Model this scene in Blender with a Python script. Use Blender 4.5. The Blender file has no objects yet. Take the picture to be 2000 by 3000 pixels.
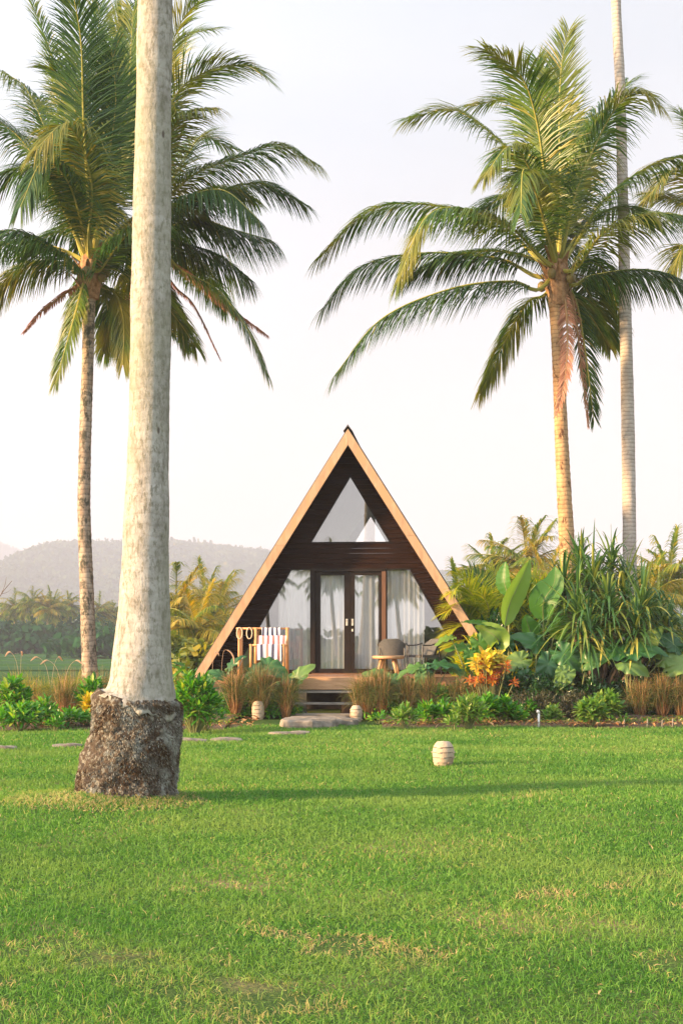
import bpy, math, random
import numpy as np
from mathutils import Vector, noise as mnoise

PI = math.pi
random.seed(7)
RNG = np.random.default_rng(7)
scene = bpy.context.scene
COL = scene.collection

# ------------------------------------------------------------------ camera, sky, sun, exposure
F = 4167.0            # focal length in pixels of the 2000 x 3000 photograph (50 mm)
HOR = 1870.0          # row of the horizon
EYE = 1.63
cam_d = bpy.data.cameras.new("camera")
cam = bpy.data.objects.new("camera", cam_d); COL.objects.link(cam)
cam.location = (0, 0, EYE); cam.rotation_euler = (math.radians(90), 0, 0)
cam_d.sensor_fit = 'VERTICAL'; cam_d.sensor_height = 36; cam_d.sensor_width = 24
cam_d.lens = 36 * F / 3000.0
cam_d.shift_y = (HOR - 1500) / 3000.0
cam_d.clip_end = 20000
cam_d.dof.use_dof = False
scene.camera = cam

SUN_AZ = math.radians(71.0)      # from straight behind the camera towards the left
SUN_EL = math.radians(13.0)
w = bpy.data.worlds.new("World"); scene.world = w; w.use_nodes = True
nt = w.node_tree; nt.nodes.clear()
def wn(t, **k):
    n = nt.nodes.new(t)
    for a, b in k.items(): setattr(n, a, b)
    return n
sky = wn('ShaderNodeTexSky', sky_type='NISHITA')
sky.sun_disc = False; sky.sun_elevation = SUN_EL; sky.sun_rotation = -(PI - SUN_AZ)
sky.air_density = 1.0; sky.dust_density = 3.5; sky.ozone_density = 1.0; sky.altitude = 100
# thin evening cloud veil: pale, faintly rose near the horizon, blue-white above
tc = wn('ShaderNodeTexCoord'); sep = wn('ShaderNodeSeparateXYZ')
nt.links.new(tc.outputs['Generated'], sep.inputs[0])
ramp = wn('ShaderNodeValToRGB')
cr = ramp.color_ramp
cr.elements[0].position = 0.0; cr.elements[0].color = (6.6, 6.15, 6.0, 1)
cr.elements[1].position = 0.6; cr.elements[1].color = (4.4, 5.1, 5.8, 1)
e = cr.elements.new(0.13); e.color = (6.35, 5.95, 5.9, 1)
e = cr.elements.new(0.34); e.color = (5.2, 5.5, 5.9, 1)
nt.links.new(sep.outputs['Z'], ramp.inputs['Fac'])
cn = wn('ShaderNodeTexNoise'); cn.inputs['Scale'].default_value = 2.2; cn.inputs['Detail'].default_value = 5
cmap = wn('ShaderNodeMapping'); cmap.inputs['Scale'].default_value = (1, 1, 5)
nt.links.new(tc.outputs['Generated'], cmap.inputs[0]); nt.links.new(cmap.outputs[0], cn.inputs['Vector'])
cmr = wn('ShaderNodeMapRange'); cmr.inputs['From Min'].default_value = .35; cmr.inputs['From Max'].default_value = .7
cmr.inputs['To Min'].default_value = .72; cmr.inputs['To Max'].default_value = .9
nt.links.new(cn.outputs['Fac'], cmr.inputs['Value'])
mx = wn('ShaderNodeMix', data_type='RGBA')
nt.links.new(cmr.outputs[0], mx.inputs['Factor'])
nt.links.new(sky.outputs[0], mx.inputs['A']); nt.links.new(ramp.outputs[0], mx.inputs['B'])
dt = wn('ShaderNodeVectorMath', operation='DOT_PRODUCT'); dt.inputs[1].default_value = (-.72, -.55, .42)
nt.links.new(tc.outputs['Generated'], dt.inputs[0])
dmr = wn('ShaderNodeMapRange'); dmr.inputs['From Min'].default_value = -.45; dmr.inputs['From Max'].default_value = .9
dmr.inputs['To Min'].default_value = .50; dmr.inputs['To Max'].default_value = 1.45
nt.links.new(dt.outputs['Value'], dmr.inputs['Value'])
vs = wn('ShaderNodeVectorMath', operation='SCALE'); nt.links.new(ramp.outputs[0], vs.inputs[0]); nt.links.new(dmr.outputs[0], vs.inputs['Scale'])
nt.links.new(vs.outputs[0], mx.inputs['B'])
bg = wn('ShaderNodeBackground'); bg.inputs['Strength'].default_value = 0.1
nt.links.new(mx.outputs['Result'], bg.inputs['Color'])
wo = wn('ShaderNodeOutputWorld'); nt.links.new(bg.outputs[0], wo.inputs['Surface'])

sl = bpy.data.lights.new("sun", 'SUN'); sl.energy = 4.5; sl.angle = math.radians(4.0); sl.color = (1.0, 0.65, 0.34)
so = bpy.data.objects.new("sun", sl); COL.objects.link(so)
to_sun = Vector((-math.sin(SUN_AZ)*math.cos(SUN_EL), -math.cos(SUN_AZ)*math.cos(SUN_EL), math.sin(SUN_EL)))
so.rotation_euler = to_sun.to_track_quat('Z', 'Y').to_euler()

scene.view_settings.view_transform = 'Standard'; scene.view_settings.look = 'None'
scene.view_settings.gamma = 1; scene.view_settings.exposure = 1.70
scene.cycles.max_bounces = 8; scene.cycles.diffuse_bounces = 4; scene.cycles.transmission_bounces = 5
scene.cycles.transparent_max_bounces = 12; scene.cycles.volume_bounces = 0
scene.cycles.use_denoising = True
scene.cycles.sample_clamp_indirect = 6

# ------------------------------------------------------------------ helpers
def S(x, y, Y):
    """a point of the photograph at distance Y"""
    return np.array([(x-1000)*Y/F, Y, EYE+(HOR-y)*Y/F])
def GX(x, Y): return (x-1000)*Y/F
def zoomB(p, o=(900, 50), s=.7015): return (o[0]+p[0]*s, o[1]+p[1]*s)
def zoomA(p): return (p[0]*.6059, p[1]*.6059)

def gz(x, y):
    x = np.asarray(x, float); y = np.asarray(y, float)
    r2 = ((x+2.38)/1.0)**2+((y-13.9)/.9)**2
    z = .13*np.exp(-r2)
    z = z+.012*np.sin(x*1.7+y*.6)+.012*np.sin(y*1.1-x*.4)
    t = np.clip((y-40)/16, 0, 1); z = z-1.45*t*t*(3-2*t)
    return z

class MB:
    def __init__(s): s.V=[]; s.Q=[]; s.T=[]; s.R=[]; s.n=0; s.MQ=[]; s.MT=[]
    def add(s, V, Q=None, T=None, R=None, m=0):
        V = np.asarray(V, float).reshape(-1, 3)
        if Q is not None and len(Q):
            Q = np.asarray(Q, np.int64).reshape(-1, 4)+s.n; s.Q.append(Q); s.MQ.append(np.full(len(Q), m))
        if T is not None and len(T):
            T = np.asarray(T, np.int64).reshape(-1, 3)+s.n; s.T.append(T); s.MT.append(np.full(len(T), m))
        R = np.full(len(V), .5) if R is None else (np.full(len(V), float(R)) if np.isscalar(R) else np.asarray(R, float))
        s.V.append(V); s.R.append(R); s.n += len(V)
        return s
    def box(s, c, d, rz=0, m=0, R=None, top=(1, 1)):
        c = np.array(c, float); h = np.array(d, float)/2
        v = np.array([(x, y, z) for z in (-1, 1) for y in (-1, 1) for x in (-1, 1)], float)
        v[4:, 0] *= top[0]; v[4:, 1] *= top[1]
        v = v*h
        if rz:
            a, b = math.cos(rz), math.sin(rz); v = np.stack([v[:,0]*a-v[:,1]*b, v[:,0]*b+v[:,1]*a, v[:,2]], 1)
        return s.add(v+c, [(0,2,3,1),(4,5,7,6),(0,1,5,4),(2,6,7,3),(0,4,6,2),(1,3,7,5)], m=m, R=R)
    def bar(s, a, b, w, t, m=0, up=(0,0,1)):
        """box from a to b, width w and thickness t"""
        a = np.array(a, float); b = np.array(b, float); d = b-a; d /= np.linalg.norm(d)
        u = np.array(up, float)
        if abs(d@u) > .95: u = np.array([0, 1, 0.])
        sd = np.cross(d, u); sd /= np.linalg.norm(sd); n = np.cross(sd, d)
        v = [p+sd*w/2*i+n*t/2*j for p in (a, b) for j in (-1, 1) for i in (-1, 1)]
        return s.add(v, [(0,2,3,1),(4,5,7,6),(0,1,5,4),(2,6,7,3),(0,4,6,2),(1,3,7,5)], m=m)
    def prism(s, poly, y0, y1, m=0):
        """polygon in x-z extruded along y (convex)"""
        n = len(poly); A = [(p[0], y0, p[1]) for p in poly]+[(p[0], y1, p[1]) for p in poly]
        Q = [(i, (i+1) % n, n+(i+1) % n, n+i) for i in range(n)]
        if n == 4: Q += [(3,2,1,0), (4,5,6,7)]; T = None
        else: T = [(0, i+1, i) for i in range(1, n-1)]+[(n, n+i, n+i+1) for i in range(1, n-1)]
        return s.add(A, Q, T, m=m)
    def tube(s, P, r, k=8, m=0, cap=True, R=None):
        P = np.asarray(P, float); n = len(P); r = np.broadcast_to(np.asarray(r, float), (n,))
        T = np.gradient(P, axis=0); T /= np.linalg.norm(T, axis=1)[:, None]+1e-9
        up = np.array([0, 0, 1.]) if abs(T[:, 2]).mean() < .8 else np.array([0, 1., 0])
        A = np.cross(T, up); A /= np.linalg.norm(A, axis=1)[:, None]+1e-9; B = np.cross(T, A)
        th = np.arange(k)*2*PI/k
        V = P[:, None]+r[:, None, None]*(A[:, None]*np.cos(th)[None, :, None]+B[:, None]*np.sin(th)[None, :, None])
        i = np.arange(n-1)[:, None]*k; j = np.arange(k)[None]; j2 = (j+1) % k
        Q = np.stack([i+j, i+j2, i+k+j2, i+k+j], -1).reshape(-1, 4)
        V = V.reshape(-1, 3); Tn = None
        if cap:
            V = np.vstack([V, P[:1], P[-1:]]); c0 = n*k
            Tn = [(c0, (a+1) % k, a) for a in range(k)]+[(c0+1, (n-1)*k+a, (n-1)*k+(a+1) % k) for a in range(k)]
        return s.add(V, Q, Tn, R=R, m=m)
    def lathe(s, prof, k=24, c=(0, 0, 0), m=0, fn=None):
        n = len(prof); V = []
        for (r, z) in prof:
            for a in range(k):
                t = a*2*PI/k; rr = r*(fn(t, z) if fn else 1); V.append((c[0]+rr*math.cos(t), c[1]+rr*math.sin(t), c[2]+z))
        Q = [(i*k+a, i*k+(a+1) % k, (i+1)*k+(a+1) % k, (i+1)*k+a) for i in range(n-1) for a in range(k)]
        return s.add(V, Q, m=m)
    def ribbons(s, P0, D, N, L, W, droop=0., segs=3, prof=None, fold=0., m=0, R=None, curl=0.):
        """n leaves at once: from P0 along D, normal about N, length L, width W, bending down by droop"""
        P0 = np.atleast_2d(np.asarray(P0, float)); n = len(P0)
        D = np.broadcast_to(np.asarray(D, float), (n, 3)); N = np.broadcast_to(np.asarray(N, float), (n, 3))
        L = np.broadcast_to(np.asarray(L, float), (n,)); W = np.broadcast_to(np.asarray(W, float), (n,))
        droop = np.broadcast_to(np.asarray(droop, float), (n,))
        D = D/(np.linalg.norm(D, axis=1)[:, None]+1e-9)
        Sd = np.cross(D, N); Sd /= np.linalg.norm(Sd, axis=1)[:, None]+1e-9
        Nn = np.cross(Sd, D)
        t = np.linspace(0, 1, segs+1)
        if prof is None: prof = 1-t**2*.9
        prof = np.asarray(prof, float)
        # a direction that turns towards the ground: integrate
        C = np.zeros((n, segs+1, 3)); C[:, 0] = P0
        for i in range(segs):
            tm = (i+.5)/segs
            d = D+np.array([0, 0, -1.])*(droop*2*tm)[:, None]
            d /= np.linalg.norm(d, axis=1)[:, None]
            C[:, i+1] = C[:, i]+d*(L/segs)[:, None]
        if fold:
            offs = (-1, 0, 1)
        else: offs = (-1, 1)
        nw = len(offs); V = np.zeros((n, segs+1, nw, 3))
        for j, o in enumerate(offs):
            V[:, :, j] = C+Sd[:, None]*(o*W[:, None]*prof[None]/2)[..., None]
            if fold: V[:, :, j] += Nn[:, None]*((fold*abs(o))*W[:, None]*prof[None]/2)[..., None]
        base = (np.arange(n)*(segs+1)*nw)[:, None, None]
        i = (np.arange(segs)*nw)[None, :, None]; j = np.arange(nw-1)[None, None]
        a = base+i+j
        Q = np.stack([a, a+1, a+nw+1, a+nw], -1).reshape(-1, 4)
        if R is None: R = RNG.random(n)
        R = np.repeat(np.broadcast_to(R, (n,)), (segs+1)*nw)
        return s.add(V.reshape(-1, 3), Q, R=R, m=m)
    def mesh(s, name, mats, smooth=False):
        me = bpy.data.meshes.new(name)
        V = np.vstack(s.V); Q = np.vstack(s.Q) if s.Q else np.zeros((0, 4), int); T = np.vstack(s.T) if s.T else np.zeros((0, 3), int)
        me.vertices.add(len(V)); me.vertices.foreach_set('co', V.astype(np.float32).ravel())
        nl = Q.size+T.size; me.loops.add(nl)
        me.loops.foreach_set('vertex_index', np.concatenate([Q.ravel(), T.ravel()]).astype(np.int32))
        me.polygons.add(len(Q)+len(T))
        st = np.concatenate([np.arange(len(Q))*4, len(Q)*4+np.arange(len(T))*3]).astype(np.int32)
        me.polygons.foreach_set('loop_start', st)
        mi = np.concatenate(s.MQ+s.MT).astype(np.int32) if (s.MQ or s.MT) else np.zeros(0, np.int32)
        me.polygons.foreach_set('material_index', mi)
        me.polygons.foreach_set('use_smooth', np.full(len(Q)+len(T), smooth))
        at = me.attributes.new('rnd', 'FLOAT', 'POINT'); at.data.foreach_set('value', np.concatenate(s.R).astype(np.float32))
        for mm in (mats if isinstance(mats, (list, tuple)) else [mats]): me.materials.append(mm)
        me.update(calc_edges=True); me.validate()
        return me
    def build(s, name, mats, parent=None, smooth=False, loc=None):
        if loc is not None:
            for V in s.V: V -= np.asarray(loc, float)
        o = bpy.data.objects.new(name, s.mesh(name, mats, smooth)); COL.objects.link(o)
        if parent is not None: o.parent = parent
        if loc is not None: o.location = tuple(float(c) for c in loc)
        return o

def tag(o, label=None, cat=None, group=None, kind=None):
    if label: o['label'] = label
    if cat: o['category'] = cat
    if group: o['group'] = group
    if kind: o['kind'] = kind
    return o
def thing(name, label, cat, loc=(0,0,0), rz=0, group=None):
    o = bpy.data.objects.new(name, None); COL.objects.link(o)
    o.location = tuple(float(c) for c in loc); o.rotation_euler = (0, 0, rz); o.empty_display_size = .2
    return tag(o, label, cat, group)
def copy_tree(o, parent=None):
    c = o.copy(); COL.objects.link(c); c.parent = parent
    for ch in list(o.children): copy_tree(ch, c)
    return c
def catmull(P, n):
    P = np.asarray(P, float)
    if len(P) < 3: 
        t = np.linspace(0, 1, n)[:, None]; return P[0]*(1-t)+P[-1]*t
    E = np.vstack([2*P[0]-P[1], P, 2*P[-1]-P[-2]])
    u = np.linspace(0, len(P)-1-1e-6, n); i = u.astype(int); t = (u-i)[:, None]
    a, b, c, d = E[i], E[i+1], E[i+2], E[i+3]
    return .5*((2*b)+(-a+c)*t+(2*a-5*b+4*c-d)*t*t+(-a+3*b-3*c+d)*t**3)
def resample(P, n):
    d = np.r_[0, np.cumsum(np.linalg.norm(np.diff(P, axis=0), axis=1))]
    u = np.linspace(0, d[-1], n)
    return np.stack([np.interp(u, d, P[:, k]) for k in range(3)], 1), d[-1]

# ------------------------------------------------------------------ materials
def mat(name):
    m = bpy.data.materials.new(name); m.use_nodes = True; t = m.node_tree; t.nodes.clear()
    def N(ty, **k):
        n = t.nodes.new(ty)
        for a, b in k.items():
            if a.startswith('i_'): n.inputs[a[2:].replace('_', ' ')].default_value = b
            else: setattr(n, a, b)
        return n
    out = N('ShaderNodeOutputMaterial')
    return m, t, N, out, t.links.new
def rampnode(N, stops):
    r = N('ShaderNodeValToRGB'); c = r.color_ramp
    while len(c.elements) > 1: c.elements.remove(c.elements[-1])
    c.elements[0].position = stops[0][0]; c.elements[0].color = (*stops[0][1], 1)
    for p, k in stops[1:]:
        e = c.elements.new(p); e.color = (*k, 1)
    return r
def leaf(name, stops, rough=.5, trans=.35, spec=.4, patch=None, patch_scale=.6):
    """leaf: colour by the random number each leaf carries, part of the light passing through"""
    m, t, N, out, lk = mat(name)
    a = N('ShaderNodeAttribute', attribute_name='rnd'); r = rampnode(N, stops); lk(a.outputs['Fac'], r.inputs[0])
    col = r.outputs[0]
    if patch:
        g = N('ShaderNodeNewGeometry'); n = N('ShaderNodeTexNoise', i_Scale=patch_scale, i_Detail=4.0)
        lk(g.outputs['Position'], n.inputs['Vector'])
        mr = N('ShaderNodeMapRange', i_From_Min=.45, i_From_Max=.68); lk(n.outputs['Fac'], mr.inputs[0])
        mx = N('ShaderNodeMix', data_type='RGBA'); lk(mr.outputs[0], mx.inputs['Factor']); lk(col, mx.inputs['A'])
        mx.inputs['B'].default_value = (*patch, 1); col = mx.outputs['Result']
    p = N('ShaderNodeBsdfPrincipled'); p.inputs['Roughness'].default_value = rough
    p.inputs['Specular IOR Level'].default_value = spec; lk(col, p.inputs['Base Color'])
    tr = N('ShaderNodeBsdfTranslucent')
    hs = N('ShaderNodeHueSaturation', i_Value=1.5, i_Saturation=1.1, i_Hue=.49); lk(col, hs.inputs['Color']); lk(hs.outputs[0], tr.inputs['Color'])
    ms = N('ShaderNodeMixShader'); ms.inputs[0].default_value = trans
    lk(p.outputs[0], ms.inputs[1]); lk(tr.outputs[0], ms.inputs[2]); lk(ms.outputs[0], out.inputs[0])
    return m
def solid(name, c1, c2, scale=4, rough=.6, stretch=(1,1,1), bump=.2, detail=6, spec=.4, lo=.3, hi=.7, metal=0, c3=None, s3=12, bscale=None, c3lo=.52):
    m, t, N, out, lk = mat(name)
    tc = N('ShaderNodeTexCoord'); mp = N('ShaderNodeMapping'); mp.inputs['Scale'].default_value = stretch
    lk(tc.outputs['Object'], mp.inputs[0])
    n = N('ShaderNodeTexNoise', i_Scale=float(scale), i_Detail=float(detail)); n.inputs['Roughness'].default_value = .65; lk(mp.outputs[0], n.inputs['Vector'])
    r = rampnode(N, [(lo, c1), (hi, c2)]); lk(n.outputs['Fac'], r.inputs[0]); col = r.outputs[0]
    if c3:
        n3 = N('ShaderNodeTexNoise', i_Scale=float(s3), i_Detail=5.0); lk(mp.outputs[0], n3.inputs['Vector'])
        mr = N('ShaderNodeMapRange', i_From_Min=c3lo, i_From_Max=c3lo+.08); lk(n3.outputs['Fac'], mr.inputs[0])
        mx = N('ShaderNodeMix', data_type='RGBA'); lk(mr.outputs[0], mx.inputs['Factor']); lk(col, mx.inputs['A']); mx.inputs['B'].default_value = (*c3, 1); col = mx.outputs['Result']
    p = N('ShaderNodeBsdfPrincipled'); p.inputs['Roughness'].default_value = rough; p.inputs['Metallic'].default_value = metal
    p.inputs['Specular IOR Level'].default_value = spec
    lk(col, p.inputs['Base Color'])
    if bump:
        b = N('ShaderNodeBump'); b.inputs['Strength'].default_value = bump; b.inputs['Distance'].default_value = .02
        n2 = N('ShaderNodeTexNoise', i_Scale=float(bscale or scale*4), i_Detail=6.0); lk(mp.outputs[0], n2.inputs['Vector'])
        lk(n2.outputs['Fac'], b.inputs['Height']); lk(b.outputs[0], p.inputs['Normal'])
    lk(p.outputs[0], out.inputs[0])
    return m
def trunk_mat(name, c1, c2, spot, ring=18., spots=.55, spot_scale=10., ring_bump=.5, dark=None, fade=None):
    """palm bark: ring scars round the stem, lichen spots"""
    m, t, N, out, lk = mat(name)
    tc = N('ShaderNodeTexCoord')
    wv = N('ShaderNodeTexWave', wave_type='BANDS', bands_direction='Z', i_Scale=ring, i_Distortion=2.6, i_Detail=3.0)
    wv.inputs['Detail Scale'].default_value = 1.6
    lk(tc.outputs['Object'], wv.inputs['Vector'])
    mp = N('ShaderNodeMapping'); mp.inputs['Scale'].default_value = (1, 1, .45); lk(tc.outputs['Object'], mp.inputs[0])
    n = N('ShaderNodeTexNoise', i_Scale=5.0, i_Detail=8.0); n.inputs['Roughness'].default_value = .7; lk(mp.outputs[0], n.inputs['Vector'])
    r = rampnode(N, [(.32, c1), (.68, c2)]); lk(n.outputs['Fac'], r.inputs[0])
    rr = rampnode(N, [(0, (.62, .6, .58)), (.25, (1, 1, 1)), (1, (1.06, 1.05, 1.04))]); lk(wv.outputs['Fac'], rr.inputs[0])
    mu = N('ShaderNodeMix', data_type='RGBA', blend_type='MULTIPLY'); mu.inputs['Factor'].default_value = .8
    lk(r.outputs[0], mu.inputs['A']); lk(rr.outputs[0], mu.inputs['B'])
    n2 = N('ShaderNodeTexNoise', i_Scale=spot_scale, i_Detail=6.0); n2.inputs['Roughness'].default_value = .75; lk(mp.outputs[0], n2.inputs['Vector'])
    mr = N('ShaderNodeMapRange', i_From_Min=spots, i_From_Max=spots+.08); lk(n2.outputs['Fac'], mr.inputs[0])
    mx = N('ShaderNodeMix', data_type='RGBA'); lk(mr.outputs[0], mx.inputs['Factor']); lk(mu.outputs['Result'], mx.inputs['A']); mx.inputs['B'].default_value = (*spot, 1)
    col = mx.outputs['Result']
    p = N('ShaderNodeBsdfPrincipled'); p.inputs['Roughness'].default_value = .85; p.inputs['Specular IOR Level'].default_value = .2
    lk(col, p.inputs['Base Color'])
    n3 = N('ShaderNodeTexNoise', i_Scale=38.0, i_Detail=6.0); lk(mp.outputs[0], n3.inputs['Vector'])
    ad = N('ShaderNodeMath', operation='MULTIPLY_ADD'); lk(wv.outputs['Fac'], ad.inputs[0]); ad.inputs[1].default_value = ring_bump; lk(n3.outputs['Fac'], ad.inputs[2])
    b = N('ShaderNodeBump'); b.inputs['Strength'].default_value = .55; b.inputs['Distance'].default_value = .015
    lk(ad.outputs[0], b.inputs['Height']); lk(b.outputs[0], p.inputs['Normal'])
    lk(p.outputs[0], out.inputs[0])
    return m

M = {}
M['frond'] = leaf('frond_green', [(0, (.028,.085,.014)), (.5, (.068,.155,.020)), (.78, (.14,.21,.022)), (1, (.34,.27,.035))], .38, .38, .5, patch=(.22,.215,.03), patch_scale=.9)  # golden ramp end and patches put sunlit undersides into the leaf colour
M['frond_dark'] = leaf('frond_dark_green', [(0, (.020,.066,.014)), (.6, (.048,.12,.018)), (.85, (.11,.165,.02)), (1, (.26,.22,.03))], .36, .34, .5)
M['frond_yel'] = leaf('frond_yellowing', [(0, (.07,.12,.02)), (.5, (.16,.19,.03)), (1, (.36,.28,.05))], .45, .35, .4)
M['frond_dead'] = leaf('frond_dead', [(0, (.32,.15,.09)), (.6, (.50,.26,.17)), (1, (.60,.38,.26))], .7, .25, .2)
M['rib'] = solid('midrib_green', (.22,.23,.04), (.42,.36,.08), 3, .45)
M['rib_dead'] = solid('midrib_dead', (.30,.17,.08), (.42,.26,.13), 3, .7)
M['fibre'] = solid('palm_fibre', (.16,.08,.04), (.50,.29,.15), 9, .9, bump=.8)
M['rope'] = solid('pale_rope', (.55,.42,.28), (.68,.55,.40), 20, .9)
M['nut'] = solid('coconut_husk', (.12,.13,.03), (.24,.15,.05), 3, .5)

# ------------------------------------------------------------------ ground
lawn_m, t_, N_, out_, lk_ = mat('lawn_soil')
g_ = N_('ShaderNodeNewGeometry')
n_ = N_('ShaderNodeTexNoise', i_Scale=.7, i_Detail=8.0); lk_(g_.outputs['Position'], n_.inputs['Vector'])
r_ = rampnode(N_, [(.3, (.04,.085,.018)), (.54, (.07,.11,.026)), (.70, (.26,.18,.10))]); lk_(n_.outputs['Fac'], r_.inputs[0])
p_ = N_('ShaderNodeBsdfPrincipled'); p_.inputs['Roughness'].default_value = .95; p_.inputs['Specular IOR Level'].default_value = .1
lk_(r_.outputs[0], p_.inputs['Base Color'])
n2_ = N_('ShaderNodeTexNoise', i_Scale=30.0, i_Detail=5.0); lk_(g_.outputs['Position'], n2_.inputs['Vector'])
b_ = N_('ShaderNodeBump'); b_.inputs['Strength'].default_value = .8; b_.inputs['Distance'].default_value = .04; lk_(n2_.outputs['Fac'], b_.inputs['Height']); lk_(b_.outputs[0], p_.inputs['Normal'])
lk_(p_.outputs[0], out_.inputs[0])

ys = np.unique(np.concatenate([np.linspace(-2200, -60, 18), np.linspace(-60, 0, 16), np.linspace(0, 60, 150), np.linspace(60, 300, 40), np.linspace(300, 3800, 30)]))
xs = np.unique(np.concatenate([np.linspace(-2500, -60, 22), np.linspace(-60, -12, 20), np.linspace(-12, 12, 90), np.linspace(12, 60, 20), np.linspace(60, 2500, 22)]))
X, Yg = np.meshgrid(xs, ys); Z = gz(X, Yg)
nx, ny = len(xs), len(ys)
i = (np.arange(ny-1)*nx)[:, None]; j = np.arange(nx-1)[None]
Qg = np.stack([i+j, i+j+1, i+nx+j+1, i+nx+j], -1).reshape(-1, 4)
tag(MB().add(np.stack([X, Yg, Z], -1).reshape(-1, 3), Qg).build('lawn', lawn_m, smooth=True), kind='structure')

# rice field in terraces beyond the garden
rice_m, t_, N_, out_, lk_ = mat('rice_rows')
g_ = N_('ShaderNodeNewGeometry')
wv_ = N_('ShaderNodeTexWave', wave_type='BANDS', bands_direction='Y', i_Scale=.11, i_Distortion=1.2, i_Detail=2.0); lk_(g_.outputs['Position'], wv_.inputs['Vector'])
n_ = N_('ShaderNodeTexNoise', i_Scale=.12, i_Detail=6.0); lk_(g_.outputs['Position'], n_.inputs['Vector'])
r_ = rampnode(N_, [(.1, (.016,.05,.016)), (.35, (.035,.10,.028)), (1, (.05,.13,.035))]); lk_(wv_.outputs['Fac'], r_.inputs[0])
r2_ = rampnode(N_, [(.3, (.8,.85,.9)), (.7, (1.15,1.1,.9))]); lk_(n_.outputs['Fac'], r2_.inputs[0])
mu_ = N_('ShaderNodeMix', data_type='RGBA', blend_type='MULTIPLY'); mu_.inputs['Factor'].default_value = 1; lk_(r_.outputs[0], mu_.inputs['A']); lk_(r2_.outputs[0], mu_.inputs['B'])
p_ = N_('ShaderNodeBsdfPrincipled'); p_.inputs['Roughness'].default_value = .95; p_.inputs['Specular IOR Level'].default_value = .03; lk_(mu_.outputs['Result'], p_.inputs['Base Color']); lk_(p_.outputs[0], out_.inputs[0])
mb = MB(); levels = [(62, 84), (84.3, 104), (104.3, 126), (126.3, 150), (150.3, 176), (176.3, 204), (204.3, 236)]
for k, (a, b) in enumerate(levels):
    z = -1.40+.05*k
    for sgn in (0,):
        mb.box((-30, (a+b)/2, z-.1), (260, b-a, .2))
        mb.box((-30, b-.25, z+.06), (260, .5, .16))
tag(mb.build('rice_field', rice_m), kind='structure')

# bare soil of the two beds
soil_m = solid('bed_soil', (.05,.028,.018), (.14,.085,.05), 3, .95, bump=1.0)
def bed(x0, x1, yf, yb, name='soil_bed'):
    n = 60; m_ = 12; V = []
    for a in range(m_+1):
        for b in range(n+1):
            x = x0+(x1-x0)*b/n; t = a/m_
            yy = yf+(yb-yf)*t+.22*mnoise.noise(Vector((x*.9, yf, a*.2)))+.12*mnoise.noise(Vector((x*3, 2, 0)))
            V.append((x, yy, float(gz(x, yy))+.012+.10*min(1, t*9)+.04*mnoise.noise(Vector((x*2, yy*2, 0)))*min(1, t*6)))
    Q = [(a*(n+1)+b, a*(n+1)+b+1, (a+1)*(n+1)+b+1, (a+1)*(n+1)+b) for a in range(m_) for b in range(n)]
    tag(MB().add(V, Q).build(name, soil_m, smooth=True), kind='structure')
bed(-14, -2.1, 25.3, 39); bed(0.75, 15, 25.7, 39)

# ------------------------------------------------------------------ grass
grass_m = leaf('grass_blade', [(0, (.045,.145,.022)), (.4, (.092,.23,.036)), (.78, (.165,.32,.058)), (.9, (.30,.33,.09)), (1, (.46,.34,.17))], .6, .38, .25, patch=(.17,.28,.06), patch_scale=.55)
n = 560000
u = RNG.random(n)
y0, y1 = 4.6, 26.6
ex = 0.95
yy = (y0**ex+(y1**ex-y0**ex)*u)**(1/ex)
xx = (RNG.random(n)*2-1)*(.29*yy+.7)
# extra dense in the frame, none under the palm bole
keep = ((xx+2.38)**2+(yy-14.1)**2) > .43**2
edge = np.where(xx < -1.9, 25.5, np.where(xx > .9, 25.9, 27.4))+.25*np.sin(xx*2.3)
keep &= yy < edge
# thin, dry places in the turf
def nz(x, y, s, o=0): return np.sin(x*s+1.3*np.sin(y*s*.7+o)+o)*np.sin(y*s*1.1+1.7*np.sin(x*s*.6+o))
pt = nz(xx, yy, 2.3, 1.)+.45*nz(xx, yy, 5.3, 2.)+.3*nz(xx, yy, 11, 4.)-.25+.16*np.clip(8.5-yy, -2, 3)
keep &= (RNG.random(n) > np.clip((pt-.58)*1.6, 0, np.where(yy < 9, .9, .4)))
xx, yy, pt = xx[keep], yy[keep], pt[keep]; n = len(xx)
P0 = np.stack([xx, yy, gz(xx, yy)-.004], 1)
az = RNG.random(n)*2*PI; el = np.radians(RNG.uniform(28, 86, n))
D = np.stack([np.cos(az)*np.cos(el), np.sin(az)*np.cos(el), np.sin(el)], 1)
az2 = RNG.random(n)*2*PI
Nn = np.stack([np.cos(az2), np.sin(az2), .4+0*az2], 1)
clump = .5+.5*nz(xx, yy, 9, .5)
Lg = RNG.uniform(.018, .046, n)*(1+.35*clump)*(1+.012*yy); Wg = .0042*(yy/6)**.85*RNG.uniform(.7, 1.4, n)
Rr = np.clip(RNG.random(n)*.78+.14*nz(xx, yy, 1.1, 2.)+.10*nz(xx, yy, 2.1)+.12*clump*.6+np.where(pt > .55, np.where(yy < 9.5, .38, .15), 0)+np.where(RNG.random(n) < .05, .4, 0), 0, 1)
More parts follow.
